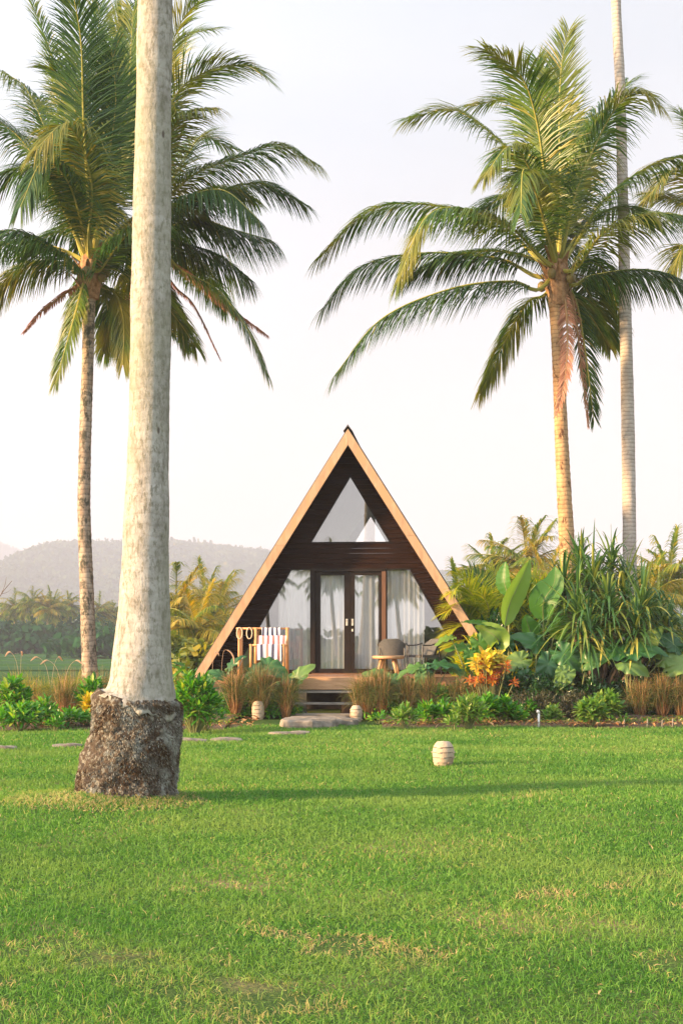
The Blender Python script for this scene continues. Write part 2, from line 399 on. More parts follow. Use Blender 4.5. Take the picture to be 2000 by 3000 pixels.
# withered ring round the palm
rb = np.sqrt((xx+2.3)**2+((yy-13.75)/.8)**2)
Rr = np.where((rb < 1.0) & (RNG.random(n) < np.clip(1.25-rb, 0, 1)), RNG.uniform(.9, 1, n), Rr)
g = MB(); g.ribbons(P0, D, Nn, Lg, Wg, droop=.45, segs=2, prof=[1, .75, .08], R=Rr)
rn = 9000; ra = RNG.random(rn)*6.283; rr0 = .42+RNG.random(rn)**1.6*.5
rx0 = -2.36+rr0*np.cos(ra); ry0 = 14.1+rr0*.95*np.sin(ra)
g.ribbons(np.stack([rx0, ry0, gz(rx0, ry0)-.01], 1), np.stack([RNG.normal(0, .45, rn), RNG.normal(0, .45, rn), .9+0*ra], 1), np.stack([np.cos(ra), np.sin(ra), .3+0*ra], 1), RNG.uniform(.05, .12, rn), .0085, .7, 3, [1, .9, .6, .1], R=np.where(RNG.random(rn) < .55, RNG.uniform(.88, 1, rn), RNG.random(rn)*.8))
# broad-leaved weeds and fallen scraps in the turf
nw = 2600; wy = (4.8**.9+(25**.9-4.8**.9)*RNG.random(nw))**(1/.9); wx = (RNG.random(nw)*2-1)*(.27*wy+.5)
kk = (nz(wx, wy, 2.3, 3.) > .25) & (((wx+2.38)**2+(wy-14.1)**2) > .5**2); wx, wy = wx[kk], wy[kk]; nw = len(wx)
for q in range(5):
    a_ = RNG.random(nw)*6.28; e_ = RNG.uniform(.1, .8, nw)
    g.ribbons(np.stack([wx, wy, gz(wx, wy)+.02], 1), np.stack([np.cos(a_)*np.cos(e_), np.sin(a_)*np.cos(e_), np.sin(e_)], 1), np.array([0, 0, 1.]), RNG.uniform(.02, .05, nw), RNG.uniform(.008, .016, nw), .4, 2, [.5, 1, .2], R=np.where(RNG.random(nw) < .12, 1., RNG.uniform(0, .35, nw)))
tag(g.build('grass', grass_m), 'short mown green lawn grass with a few straw-coloured patches', 'grass', kind='stuff')

# ------------------------------------------------------------------ palms
def make_frond(P, hang=.6, Lmax=.95, n=82, mat_='frond', parent=None, roll=0., dead=False, wl=.045, start=.16, gaps=0., seed=None, low=False):
    """one pinnate leaf along the path P: midrib and two rows of leaflets"""
    C, Ltot = resample(catmull(P, 60), 40)
    T = np.gradient(C, axis=0); T /= np.linalg.norm(T, axis=1)[:, None]
    rad = C[-1]-C[0]; rad[2] = 0
    if np.linalg.norm(rad) < .05: rad = np.array([.3, -1, 0.])
    rad /= np.linalg.norm(rad)
    sd0 = np.array([-rad[1], rad[0], 0.])
    Lmax = Lmax*(1.28 if not dead else .8); n = int(n*1.6); wl = wl*.66; hang = hang*.82
    mb = MB()
    for sgn in (-1, 1):
        t = np.linspace(start, .995, n)+RNG.uniform(-.004, .004, n)
        t = np.clip(t, 0, .999)
        if gaps: 
            kk = RNG.random(n) > gaps; t = t[kk]
        k = len(t); ix = t*39; i0 = np.minimum(ix.astype(int), 38); f = (ix-i0)[:, None]
        B = C[i0]*(1-f)+C[i0+1]*f; Tt = T[i0]*(1-f)+T[i0+1]*f; Tt /= np.linalg.norm(Tt, axis=1)[:, None]
        Sd = sd0-(Tt@sd0)[:, None]*Tt; Sd /= np.linalg.norm(Sd, axis=1)[:, None]
        Nn = np.cross(Sd, Tt); Nn *= np.sign(Nn[:, 2:3]+1e-6)
        rl = roll+.25*t
        Sr = Sd*math.cos(roll)+Nn*math.sin(roll); Nr = np.cross(Tt, Sr); Nr *= np.sign((Nr*Nn).sum(1))[:, None]
        al = np.radians(22+44*t+RNG.normal(0, 4, k))
        up = .30*(1-hang)
        Dd = sgn*Sr*np.cos(al)[:, None]+Tt*np.sin(al)[:, None]+Nr*up+RNG.normal(0, .045, (k, 3))
        prof_len = np.clip(np.minimum(.5+(t-start)*3.2, 1.0), 0, 1)*np.clip(1.12-.75*np.clip(t-.5, 0, 1)**1.3*2.0, .34, 1)
        L = Lmax*prof_len*RNG.uniform(.86, 1.08, k)
        if dead: L *= .8
        dr = hang*RNG.uniform(.75, 1.3, k)*(1.25 if dead else 1)
        R = np.clip(RNG.random(k)*.8+.1*(t > .9)+(RNG.random(k) < .05)*.35, 0, 1)
        mb.ribbons(B, Dd, Nr, L, wl*(.75+.5*prof_len), droop=dr, segs=3, prof=[.55, 1, .7, .08], R=R, fold=0 if low else .35)
    o = mb.build('frond', M[mat_], parent)
    rb = MB(); rr = np.interp(np.linspace(0, 1, 40), [0, .06, .25, 1], [.085, .055, .030, .006])
    rb.tube(C, rr*(1 if not low else 1.4), 6)
    rb.build('midrib', M['rib_dead' if dead else 'rib'], o)
    return o
def make_trunk(P, R, mat_, parent, k=28, n=120, ripple=.02, per=.11, name='trunk', smooth=True):
    P = np.asarray(P, float); C = catmull(P, n*2); C, Lt = resample(C, n)
    zs = P[:, 2]; r = np.interp(C[:, 2], zs, R) if zs[0] < zs[-1] else np.interp(-C[:, 2], -zs, R)
    s = np.linspace(0, Lt, n)
    r = r*(1+ripple*np.sin(s*2*PI/per+1.5*np.sin(s*3)))
    mb = MB(); mb.tube(C, r, k)
    V = mb.V[0]
    for q in range(n*k):
        v = Vector(V[q]); c = C[q//k]; d = V[q]-c
        V[q] = c+d*(1+.035*mnoise.noise(v*3.1)+.02*mnoise.noise(v*11))
    return mb.build(name, mat_, parent, smooth=smooth)

M['bark_ring'] = trunk_mat('ringed_bark', (.30,.175,.09), (.56,.37,.20), (.11,.055,.03), ring=3.2, spots=.56, spot_scale=7)
M['bark_lichen'] = trunk_mat('lichen_bark', (.22,.15,.10), (.42,.35,.27), (.075,.07,.05), ring=2.6, spots=.50, spot_scale=9)
M['bark_pale'] = trunk_mat('pale_bark', (.42,.36,.29), (.60,.55,.48), (.26,.24,.17), ring=4.2, spots=.62, spot_scale=8)
M['bark_grey'] = trunk_mat('grey_bark', (.36,.30,.25), (.50,.45,.40), (.26,.22,.19), ring=3.4, spots=.60, spot_scale=6)

def crown_heart(c, parent, r=.3, nuts=0):
    mb = MB()
    for k in range(26):
        a = random.random()*2*PI; z = random.uniform(-.5, .25)
        b = np.array([c[0]+.6*r*math.cos(a), c[1]+.6*r*math.sin(a), c[2]+z])
        mb.ribbons(b, (math.cos(a)*.55, math.sin(a)*.55, .9), (math.cos(a), math.sin(a), .1), random.uniform(.3, .6), random.uniform(.14, .24), .25, 3, [1, .8, .5, .2], fold=.4)
    mb.lathe([(.02, -.75), (r*.62, -.7), (r*.85, -.3), (r*.9, 0), (r*.7, .3), (.02, .5)], 14, c)
    mb.build('leaf_base', M['fibre'], parent)
    for k in range(nuts):
        a = 2*PI*k/nuts+.4; q = MB()
        cc = (c[0]+.36*math.cos(a), c[1]+.36*math.sin(a), c[2]-.05-.1*(k % 3))
        q.lathe([(0.005, -.13), (.07, -.1), (.1, -.02), (.09, .06), (.04, .11), (.005, .12)], 10, cc)
        q.build('coconut', M['nut'], parent, smooth=True)

def mapped_palm(label, base, trunk_pts, radii, bark, fronds, conv, Y, centre, group=None, nuts=0, Lmax=.95, ripple=.03, per=.16):
    p = thing('coconut_palm', label, 'palm tree', (*base[:2], float(gz(base[0], base[1]))), group=group)
    off = np.array(p.location)
    T = np.array(trunk_pts)-off
    make_trunk(T, radii, bark, p, ripple=ripple, per=per)
    c = S(*conv(centre), Y)-off
    crown_heart(c, p, nuts=nuts)
    for q in range(4):
        a = q*2.399+.5; e_ = math.radians([62, 35, 12, 50, 25, 70, 5, 40, 20][q]); L = random.uniform(3.6, 4.6)
        d = np.array([math.cos(a)*math.cos(e_), abs(math.sin(a))*math.cos(e_)*.9+.15, math.sin(e_)]); P = [c+np.array([0, 0, .1])]
        for s in range(6):
            dd = d+np.array([0, 0, -1])*1.1*(s+.5)/6; dd /= np.linalg.norm(dd); P.append(P[-1]+dd*L/6)
        make_frond(np.array(P), parent=p, hang=.7, mat_='frond_dark' if q % 2 else 'frond', Lmax=.85)
    for f in fronds:
        pts, dy = f[0], f[1]; kw = dict(f[2]) if len(f) > 2 else {}
        A = [c+np.array([0, 0, .1])] if kw.pop('from_c', True) else []
        n = len(pts)
        for q, pt in enumerate(pts):
            s = (q+1)/n
            A.append(S(*conv(pt), Y+dy*s)-off)
        A = np.array(A)
        if kw.get('dead'): kw.setdefault('mat_', 'frond_dead')
        kw.setdefault('Lmax', Lmax)
        make_frond(A, parent=p, **kw)
    return p

# --- palm to the right of the cabin
YB = 32.0
xb = lambda x: x
tb = [S(x, y, YB) for x, y in [(1672, 2085), (1668, 1750), (1660, 1600), (1648, 1380), (1640, 1200), (1632, 1000), (1622, 850)]]
FB = [
 ([(1010,820),(955,430),(880,230),(740,135)], -2.6, dict(hang=.45, n=100)),
 ([(1060,800),(1050,450),(1060,200),(1090,55)], 1.2, dict(hang=.25, Lmax=.8)),
 ([(1030,800),(960,500),(850,350),(680,372)], 2.5, dict(hang=.5)),
 ([(990,880),(900,640),(760,480),(600,385),(425,425)], 1.8, dict(hang=.6, n=96)),
 ([(1000,930),(950,700),(890,570),(830,545),(735,670)], -2.4, dict(hang=.8, Lmax=.8)),
 ([(980,1010),(850,880),(680,805),(500,830),(378,1105)], -2.0, dict(hang=1.0, n=100)),
 ([(980,1030),(800,860),(560,790),(280,800),(48,1005)], 2.2, dict(hang=.85, n=110)),
 ([(960,1085),(800,1010),(500,985),(230,1040),(65,1215)], .9, dict(hang=1.0, n=110, mat_='frond_dark')),
 ([(960,1140),(850,1105),(600,1135),(310,1260),(118,1490)], -1.2, dict(hang=1.0, n=110, mat_='frond_dark')),
 ([(990,1160),(920,1190),(830,1340),(722,1570)], 1.5, dict(hang=.9, Lmax=.75)),
 ([(1075,930),(1130,700),(1260,420),(1370,310),(1460,360)], -1.8, dict(hang=.85, mat_='frond', n=100)),
 ([(1080,900),(1120,640),(1200,440),(1340,270)], 2.0, dict(hang=.5, mat_='frond_dark')),
 ([(1110,960),(1230,770),(1430,620),(1620,570)], 1.0, dict(hang=.7, n=96)),
 ([(1120,1050),(1240,900),(1440,820),(1680,850)], -2.2, dict(hang=.95, n=96, mat_='frond')),
 ([(1110,1120),(1190,1080),(1400,1055),(1560,1100),(1700,1250)], -.6, dict(hang=1.1, n=110, mat_='frond_dark')),
 ([(1090,1150),(1130,1180),(1190,1260),(1262,1382)], 2.2, dict(hang=.8, Lmax=.6)),
 ([(1110,1060),(1170,1010),(1240,1070),(1310,1260)], 2.6, dict(hang=.9, Lmax=.8, mat_='frond_dark')),
 ([(1060,860),(1100,640),(1130,500),(1190,420)], 3.0, dict(hang=.4, mat_='frond_dark')),
 ([(1010,860),(900,760),(800,760),(690,850)], 3.2, dict(hang=.7, mat_='frond_dark')),
 ([(1030,800),(1030,500),(1000,300),(960,180)], 1.8, dict(hang=.3)),
 ([(1000,900),(940,700),(900,640),(890,820)], -3.0, dict(hang=1., Lmax=.8)),
 ([(1075,1180),(1085,1350),(1075,1500),(1040,1660)], -.5, dict(hang=.35, dead=True, Lmax=.5, gaps=.3)),
 ([(1105,1180),(1135,1380),(1150,1520),(1170,1710)], .4, dict(hang=.35, dead=True, Lmax=.35, gaps=.5)),
 ([(1120,1190),(1160,1400),(1185,1600),(1195,1690)], .9, dict(hang=.5, Lmax=.5, gaps=.4, mat_='frond_dark')),
]
mapped_palm('coconut palm right of the cabin with a pink dead frond hanging down its trunk', tb[0], tb, [.23, .20, .175, .16, .145, .14, .15],
            M['bark_ring'], FB, zoomB, YB, (1045, 1075), nuts=5)

# --- palm at the left, rear
YA = 33.0
ta = [S(x, y, YA) for x, y in [(268, 2080), (262, 1930), (254, 1700), (247, 1500), (250, 1300), (258, 1050), (262, 860)]]
FA = [
 ([(435,1080),(405,600),(392,200),(345,-80)], -2.4, dict(hang=.4, n=110, Lmax=1.0, mat_='frond_dark')),
 ([(450,1050),(470,600),(470,300),(485,20)], 2.0, dict(hang=.3)),
 ([(480,1130),(560,850),(610,600),(645,50)], 1.4, dict(hang=.45, n=100)),
 ([(410,1100),(340,700),(260,300),(150,5)], 1.2, dict(hang=.35, Lmax=.7)),
 ([(390,1130),(280,780),(140,450),(20,345)], 1.8, dict(hang=.8, mat_='frond')),
 ([(385,1180),(250,900),(90,660),(-120,520)], -.8, dict(hang=.8, mat_='frond_dark', n=96)),
 ([(430,1150),(445,900),(390,700),(310,600),(180,720)], -3.0, dict(hang=1.0, mat_='frond_yel', Lmax=1.1)),
 ([(395,1220),(300,960),(130,810),(-100,900)], .6, dict(hang=1.0, mat_='frond_dark', n=100)),
 ([(395,1310),(280,1220),(100,1120),(-140,1130)], -1.6, dict(hang=1.1, mat_='frond_dark', n=100)),
 ([(385,1290),(250,1265),(80,1310),(-80,1490)], .5, dict(hang=.9, mat_='frond_yel')),
 ([(390,1370),(300,1430),(200,1510),(115,1610)], 1.4, dict(hang=.5, dead=True, Lmax=.35, gaps=.45)),
 ([(400,1390),(370,1500),(330,1640),(270,1850)], -.8, dict(hang=.7, Lmax=.6, gaps=.25)),
 ([(480,1310),(560,1200),(640,1120),(780,1080)], -1.5, dict(hang=1.0, mat_='frond_dark')),
 ([(485,1380),(560,1420),(600,1560),(595,1760)], 1.2, dict(hang=.8, Lmax=.7)),
 ([(470,1390),(510,1440),(530,1560),(505,1700)], 2.4, dict(hang=.9, Lmax=.7, mat_='frond')),
 ([(410,1040),(330,820),(230,620),(190,480)], 2.8, dict(hang=.5, mat_='frond_dark', n=96)),
 ([(470,1100),(520,800),(560,500),(540,230)], -1.5, dict(hang=.4, mat_='frond_dark', n=100)),
 ([(400,1100),(330,880),(210,780),(100,1000)], -2.6, dict(hang=1.1, mat_='frond_dark')),
 ([(430,1000),(400,700),(330,420),(250,330)], -1.2, dict(hang=.4, n=100)),
 ([(470,1050),(500,700),(560,420),(640,350)], 2.6, dict(hang=.5, mat_='frond_dark')),
]
mapped_palm('coconut palm on the left behind the thick foreground trunk, standing in the flower bed', ta[0], ta, [.21, .175, .16, .15, .14, .135, .15],
            M['bark_lichen'], FA, zoomA, YA, (440, 1300), nuts=6, Lmax=1.0)

# --- its neighbour whose trunk hides behind the foreground trunk
YE = 36.0
te = [S(x, y, YE) for x, y in [(470, 2060), (462, 1700), (455, 1400), (445, 1100), (430, 780)]]
FE = [
 ([(740,950),(830,500),(1000,345),(1180,315),(1270,365)], -1.6, dict(hang=.45, n=110, Lmax=1.15)),
 ([(730,900),(800,400),(890,190),(1030,140)], 2.0, dict(hang=.45, Lmax=1.0)),
 ([(740,950),(840,620),(930,540),(1045,520)], -2.2, dict(hang=.8, mat_='frond_yel', Lmax=.9)),
 ([(770,1020),(930,850),(1150,760),(1360,700),(1530,790)], -1.2, dict(hang=.85, n=110, Lmax=1.0)),
 ([(780,1060),(980,960),(1250,885),(1465,985)], 1.4, dict(hang=.8, n=110, Lmax=1.0, mat_='frond_dark')),
 ([(790,1120),(950,1060),(1130,1110),(1310,1160)], -.6, dict(hang=1.2, n=110, Lmax=1.15, mat_='frond_dark')),
 ([(780,1080),(900,960),(1080,920),(1250,1060)], -2.4, dict(hang=1.2, n=100, Lmax=1.1, mat_='frond_dark')),
 ([(780,1200),(880,1310),(1050,1400),(1200,1600),(1290,1810)], -1.0, dict(hang=.8, Lmax=.8)),
 ([(790,1240),(940,1340),(1100,1480),(1290,1620)], 1.8, dict(hang=.7, Lmax=.55, dead=True)),
 ([(760,1260),(850,1390),(940,1480),(1062,1730)], -.3, dict(hang=.7, Lmax=.5, dead=True)),
 ([(740,1280),(820,1430),(870,1560),(895,1690)], .8, dict(hang=.7, Lmax=.55)),
 ([(700,950),(660,500),(700,-60)], 1.4, dict(hang=.3)),
 ([(720,900),(800,350),(870,120),(960,5)], -1.2, dict(hang=.3, Lmax=.9)),
 ([(670,950),(600,600),(570,300),(590,60)], 1.0, dict(hang=.3, n=100)),
 ([(660,1250),(610,1360),(560,1500),(510,1700)], .4, dict(hang=.9, Lmax=.8)),
 ([(680,1280),(640,1420),(620,1560),(590,1740)], -1., dict(hang=.9, Lmax=.7, dead=True)),
 ([(640,1100),(560,1000),(480,1040),(360,1200)], 1.2, dict(hang=1.1, mat_='frond_dark')),
 ([(760,1000),(900,760),(980,660),(1120,720)], 2.6, dict(hang=.5, mat_='frond', Lmax=.9)),
 ([(790,1150),(900,1180),(1050,1230),(1200,1340)], 1.2, dict(hang=1.2, mat_='frond_dark', Lmax=1.1)),
 ([(740,1280),(770,1500),(850,1620),(930,1700)], 1.9, dict(hang=.5, Lmax=.3, gaps=.4)),
 ([(650,1150),(540,1180),(420,1350),(330,1600)], 2.2, dict(hang=.9, Lmax=.8)),
]
mapped_palm('coconut palm whose stem is hidden behind the thick foreground trunk, its crown spreading right', te[0], te, [.2, .17, .155, .15, .15],
            M['bark_ring'], FE, zoomA, YE, (715, 1190), nuts=0, Lmax=1.0)

# --- generic palms (crown of shaped fronds) for tall, far and off-frame ones
def generic_frond_mb(az, el, L, droop, hang, n=26, Lmax=.9, wl=.09, segs=3):
    d = np.array([math.cos(az)*math.cos(el), math.sin(az)*math.cos(el), math.sin(el)])
    P = [np.zeros(3)]; 
    for k in range(8):
        dd = d+np.array([0, 0, -1])*droop*((k+.5)/8)*1.6; dd /= np.linalg.norm(dd); P.append(P[-1]+dd*L/8)
    P = np.array(P); T = np.gradient(P, axis=0); T /= np.linalg.norm(T, axis=1)[:, None]
    sd = np.array([-math.sin(az), math.cos(az), 0]); mb = MB()
    for sgn in (-1, 1):
        t = np.linspace(.14, .99, n); ix = t*8; i0 = np.minimum(ix.astype(int), 7); f = (ix-i0)[:, None]
        B = P[i0]*(1-f)+P[i0+1]*f; Tt = T[i0]
        al = np.radians(22+42*t)
        Dd = sgn*sd*np.cos(al)[:, None]+Tt*np.sin(al)[:, None]+RNG.normal(0, .06, (n, 3))
        pl = np.minimum(.4+t*2.5, 1)*(1.1-.7*np.clip(t-.5, 0, 1)**1.3*2)
        mb.ribbons(B, Dd, np.array([0, 0, 1.]), Lmax*pl, wl, droop=hang, segs=segs, prof=np.linspace(1, .1, segs+1) if segs > 1 else [1, .15])
    return mb, P
def generic_crown(seed, nf=20, L=3.6, mats=('frond',), n=26, wl=.09, segs=2, Lmax=.95):
    random.seed(seed); allm = MB()
    for k in range(nf):
        az = k*2.399+random.uniform(-.2, .2); el = math.radians(78-118*(k/nf)**.9+random.uniform(-8, 8))
        mb, P = generic_frond_mb(az, el, L*random.uniform(.85, 1.1), random.uniform(.3, .65), random.uniform(.4, .8), n, Lmax, wl, segs)
        q = random.choices(range(len(mats)), weights=[3]+[1]*(len(mats)-1))[0]
        for V, R in zip(mb.V, mb.R): pass
        nn = 0
        for V, Q, R in zip(mb.V, mb.Q, mb.R):
            allm.add(V, Q-nn, R=R, m=q); nn += len(V)
        allm.tube(P, np.linspace(.06, .012, len(P)), 4, m=len(mats))
    return allm.mesh('crown', [M[a] for a in mats]+[M['rib']])
M['far_frond'] = leaf('far_frond', [(0, (.07,.15,.02)), (.6, (.17,.24,.03)), (1, (.42,.36,.05))], .6, .4, .1)
M['far_yel'] = leaf('far_frond_yellow', [(0, (.17,.20,.02)), (.6, (.38,.31,.035)), (1, (.55,.38,.05))], .5, .4)
CR_far = [generic_crown(s, 28, 3.2, ('far_frond', 'far_yel'), 36, .13, 3, 1.3) for s in (1, 2, 3)]
CR_yel = [generic_crown(s, 24, 3.0, ('far_yel', 'far_frond'), 42, .10, 3, 1.2) for s in (4, 5)]
def far_palm(x, y, Y, ytop, crown, label, cat='palm tree', group=None, lean=0., scale=1., zg=None):
    """crown centre at photo point (x,y) at distance Y"""
    c = S(x, y, Y); z0 = float(gz(0, Y)) if zg is None else zg
    h = c[2]-z0
    p = thing('palm_tree', label, 'palm tree', (c[0], c[1], z0), group=group)
    mb = MB(); bx = lean*h
    C = catmull([(bx, 0, 0), (bx*.55, 0, h*.4), (bx*.1, 0, h*.8), (0, 0, h)], 14)
    mb.tube(C, np.linspace(.22, .14, 14), 8)
    mb.build('trunk', M['bark_grey'], p, smooth=True)
    cr = bpy.data.objects.new('crown', crown); COL.objects.link(cr); cr.parent = p
    cr.location = (0, 0, h); cr.rotation_euler = (0, 0, random.random()*6.28); cr.scale = (scale,)*3
    return p

# tall palm C, its crown is above the frame
YC = 33.4
tcx = [S(x, y, YC) for x, y in [(1846, 2075), (1843, 1640), (1838, 1250), (1830, 900), (1822, 550), (1815, 250), (1803, 0), (1770, -900)]]
pc = thing('tall_palm', 'tall bare-stemmed palm at the far right edge whose crown is above the picture', 'palm tree', (tcx[0][0], tcx[0][1], 0))
offc = np.array(pc.location)
make_trunk(np.array(tcx)-offc, [.235, .16, .155, .14, .125, .12, .11, .11], M['bark_grey'], pc, ripple=.015, per=.2, n=150)
cc = bpy.data.objects.new('crown', generic_crown(11, 20, 4.2, ('frond', 'frond_yel'), 44, .06, 3)); COL.objects.link(cc); cc.parent = pc; cc.location = tuple(tcx[-1]-offc)
# palm D: off the right edge, a few yellow-green fronds reach in
pd_c = S(2110, 700, 38)
pdp = thing('leaning_palm', 'palm mostly outside the right edge with yellow-green fronds', 'palm tree', (pd_c[0]+.4, 38, 0))
offd = np.array(pdp.location)
make_trunk(np.array([(0, 0, 0), (-.1, 0, 3.5), (-.3, 0, 7), tuple(pd_c-offd)]), [.22, .17, .15, .14], M['bark_ring'], pdp)
for pts, dy, kw in [([(2040,560),(1970,500),(1890,585)], -1., dict(hang=.7, mat_='frond_yel')), ([(2050,640),(1990,590),(1900,570)], .8, dict(hang=.6, mat_='frond_yel')),
                    ([(2060,760),(2010,720),(1965,790)], -.6, dict(hang=.9, mat_='frond_yel')), ([(2120,520),(2180,420),(2290,380)], .5, dict(hang=.6)), ([(2200,640),(2290,620),(2370,760)], -.5, dict(hang=.8)),
                    ([(2170,800),(2240,860),(2280,980)], .5, dict(hang=.8)), ([(2090,560),(2060,420),(1990,330)], 1.2, dict(hang=.5, mat_='frond'))]:
    make_frond(np.array([pd_c-offd]+[S(x, y, 38+dy*(q+1)/3)-offd for q, (x, y) in enumerate(pts)]), parent=pdp, **kw)

# --- foreground trunk
YF = 14.1
def fgp(x, y): return S(x*1.2755, y*1.2755, YF)
fg = [(294,1845),(298,1780),(306,1720),(314,1660),(316,1618),(322,1595),(325,1560),(327,1500),(331,1400),(334,1300),(339,1100),(342,1000),(345,850),(347,700),(349,550),(350.5,400),(354,200),(357,0),(361,-300),(364,-650),(369,-1700)]
hw = [116, 116, 110, 102, 99, 79, 71, 65.5, 59, 54.5, 49, 46.5, 46.5, 46.5, 44.5, 42.5, 40.5, 39.5, 36, 33, 30]
pf = thing('coconut_palm', 'thick pale foreground trunk with a dark swollen root bole, cut off by the top edge', 'palm tree', (fgp(294,1845)[0], YF, float(gz(-2.38, 13.9))))
offf = np.array(pf.location)
TP = np.array([fgp(x, y) for x, y in fg])-offf; TR = np.array(hw)*1.2755*YF/F
# upper stem
up = slice(4, None)
C, Lt = resample(catmull(TP[up], 400), 420)
r = np.interp(C[:, 2], TP[:, 2], TR)
s_ = np.linspace(0, Lt, 420)
C[:2] += 0
k = 64; mb = MB(); mb.tube(C, r, k); V = mb.V[0]
for q in range(420*k):
    c = C[q//k]; d = V[q]-c; v = Vector(V[q]); h = v.z
    ring = .0055*math.sin(h*2*PI/.105+1.6*mnoise.noise(Vector((v.x*2, v.y*2, h*1.2)))+2*mnoise.noise(Vector((0, 0, h*2))))
    f = 1+ring*min(1, max(.1, (h-2.2)/2))+.05*mnoise.noise(v*1.7)+.018*mnoise.noise(v*6)+.008*mnoise.noise(v*19)
    if h < 1.15: f += .05*mnoise.noise(v*6)*(1.15-h)/.3
    V[q] = c+d*f
    if h < .93: V[q][2] = h+.07*mnoise.noise(Vector((v.x*5, v.y*5, 3)))+.07*mnoise.noise(Vector((v.x*17, v.y*17, 1)))+.06*mnoise.noise(Vector((v.x*44, v.y*44, 1)))-.03
M['bark_big'], t_, N_, out_, lk_ = mat('pale_lichened_bark')
tc_ = N_('ShaderNodeTexCoord'); mp_ = N_('ShaderNodeMapping'); mp_.inputs['Scale'].default_value = (1, 1, .6); lk_(tc_.outputs['Object'], mp_.inputs[0])
n1 = N_('ShaderNodeTexNoise', i_Scale=5.5, i_Detail=9.0); n1.inputs['Roughness'].default_value = .7; lk_(mp_.outputs[0], n1.inputs['Vector'])
r1 = rampnode(N_, [(.32, (.19,.175,.145)), (.45, (.32,.30,.27)), (.62, (.43,.41,.38))]); lk_(n1.outputs['Fac'], r1.inputs[0])
wv_ = N_('ShaderNodeTexWave', wave_type='BANDS', bands_direction='Z', i_Scale=3.0, i_Distortion=5.5, i_Detail=4.0); wv_.inputs['Detail Scale'].default_value = 1.3; lk_(tc_.outputs['Object'], wv_.inputs['Vector'])
rw = rampnode(N_, [(0, (.80,.78,.74)), (.15, (1, 1, 1)), (1, (1.03,1.03,1.03))]); lk_(wv_.outputs['Fac'], rw.inputs[0])
m1 = N_('ShaderNodeMix', data_type='RGBA', blend_type='MULTIPLY'); m1.inputs['Factor'].default_value = .5; lk_(r1.outputs[0], m1.inputs['A']); lk_(rw.outputs[0], m1.inputs['B'])
n3 = N_('ShaderNodeTexNoise', i_Scale=26.0, i_Detail=8.0); n3.inputs['Roughness'].default_value = .75
mp2 = N_('ShaderNodeMapping'); mp2.inputs['Scale'].default_value = (1, 1, .42); lk_(tc_.outputs['Object'], mp2.inputs[0]); lk_(mp2.outputs[0], n3.inputs['Vector'])
mr3 = N_('ShaderNodeMapRange', i_From_Min=.50, i_From_Max=.60, i_To_Max=.8); lk_(n3.outputs['Fac'], mr3.inputs[0])
m2 = N_('ShaderNodeMix', data_type='RGBA'); lk_(mr3.outputs[0], m2.inputs['Factor']); lk_(m1.outputs['Result'], m2.inputs['A']); m2.inputs['B'].default_value = (.15,.14,.10, 1)
n4 = N_('ShaderNodeTexNoise', i_Scale=.9, i_Detail=6.0); lk_(mp_.outputs[0], n4.inputs['Vector'])
mr4 = N_('ShaderNodeMapRange', i_From_Min=.46, i_From_Max=.66, i_To_Max=.75); lk_(n4.outputs['Fac'], mr4.inputs[0])
m3 = N_('ShaderNodeMix', data_type='RGBA'); lk_(mr4.outputs[0], m3.inputs['Factor']); lk_(m2.outputs['Result'], m3.inputs['A']); m3.inputs['B'].default_value = (.25,.25,.175, 1)
n6 = N_('ShaderNodeTexVoronoi', i_Scale=5.0); n6.inputs['Randomness'].default_value = 1; lk_(mp2.outputs[0], n6.inputs['Vector'])
mr6 = N_('ShaderNodeMapRange', i_From_Min=.10, i_From_Max=.06); lk_(n6.outputs['Distance'], mr6.inputs[0])
m4 = N_('ShaderNodeMix', data_type='RGBA'); lk_(mr6.outputs[0], m4.inputs['Factor']); lk_(m3.outputs['Result'], m4.inputs['A']); m4.inputs['B'].default_value = (.12,.10,.08, 1)
p_ = N_('ShaderNodeBsdfPrincipled'); p_.inputs['Roughness'].default_value = .9; p_.inputs['Specular IOR Level'].default_value = .15; lk_(m4.outputs['Result'], p_.inputs['Base Color'])
n5 = N_('ShaderNodeTexNoise', i_Scale=34.0, i_Detail=8.0); n5.inputs['Roughness'].default_value = .7; lk_(mp2.outputs[0], n5.inputs['Vector'])
ad_ = N_('ShaderNodeMath', operation='MULTIPLY_ADD'); lk_(wv_.outputs['Fac'], ad_.inputs[0]); ad_.inputs[1].default_value = .15; lk_(n5.outputs['Fac'], ad_.inputs[2])
b_ = N_('ShaderNodeBump'); b_.inputs['Strength'].default_value = .7; b_.inputs['Distance'].default_value = .02; lk_(ad_.outputs[0], b_.inputs['Height']); lk_(b_.outputs[0], p_.inputs['Normal'])
lk_(p_.outputs[0], out_.inputs[0])
mb.build('trunk', M['bark_big'], pf, smooth=True)
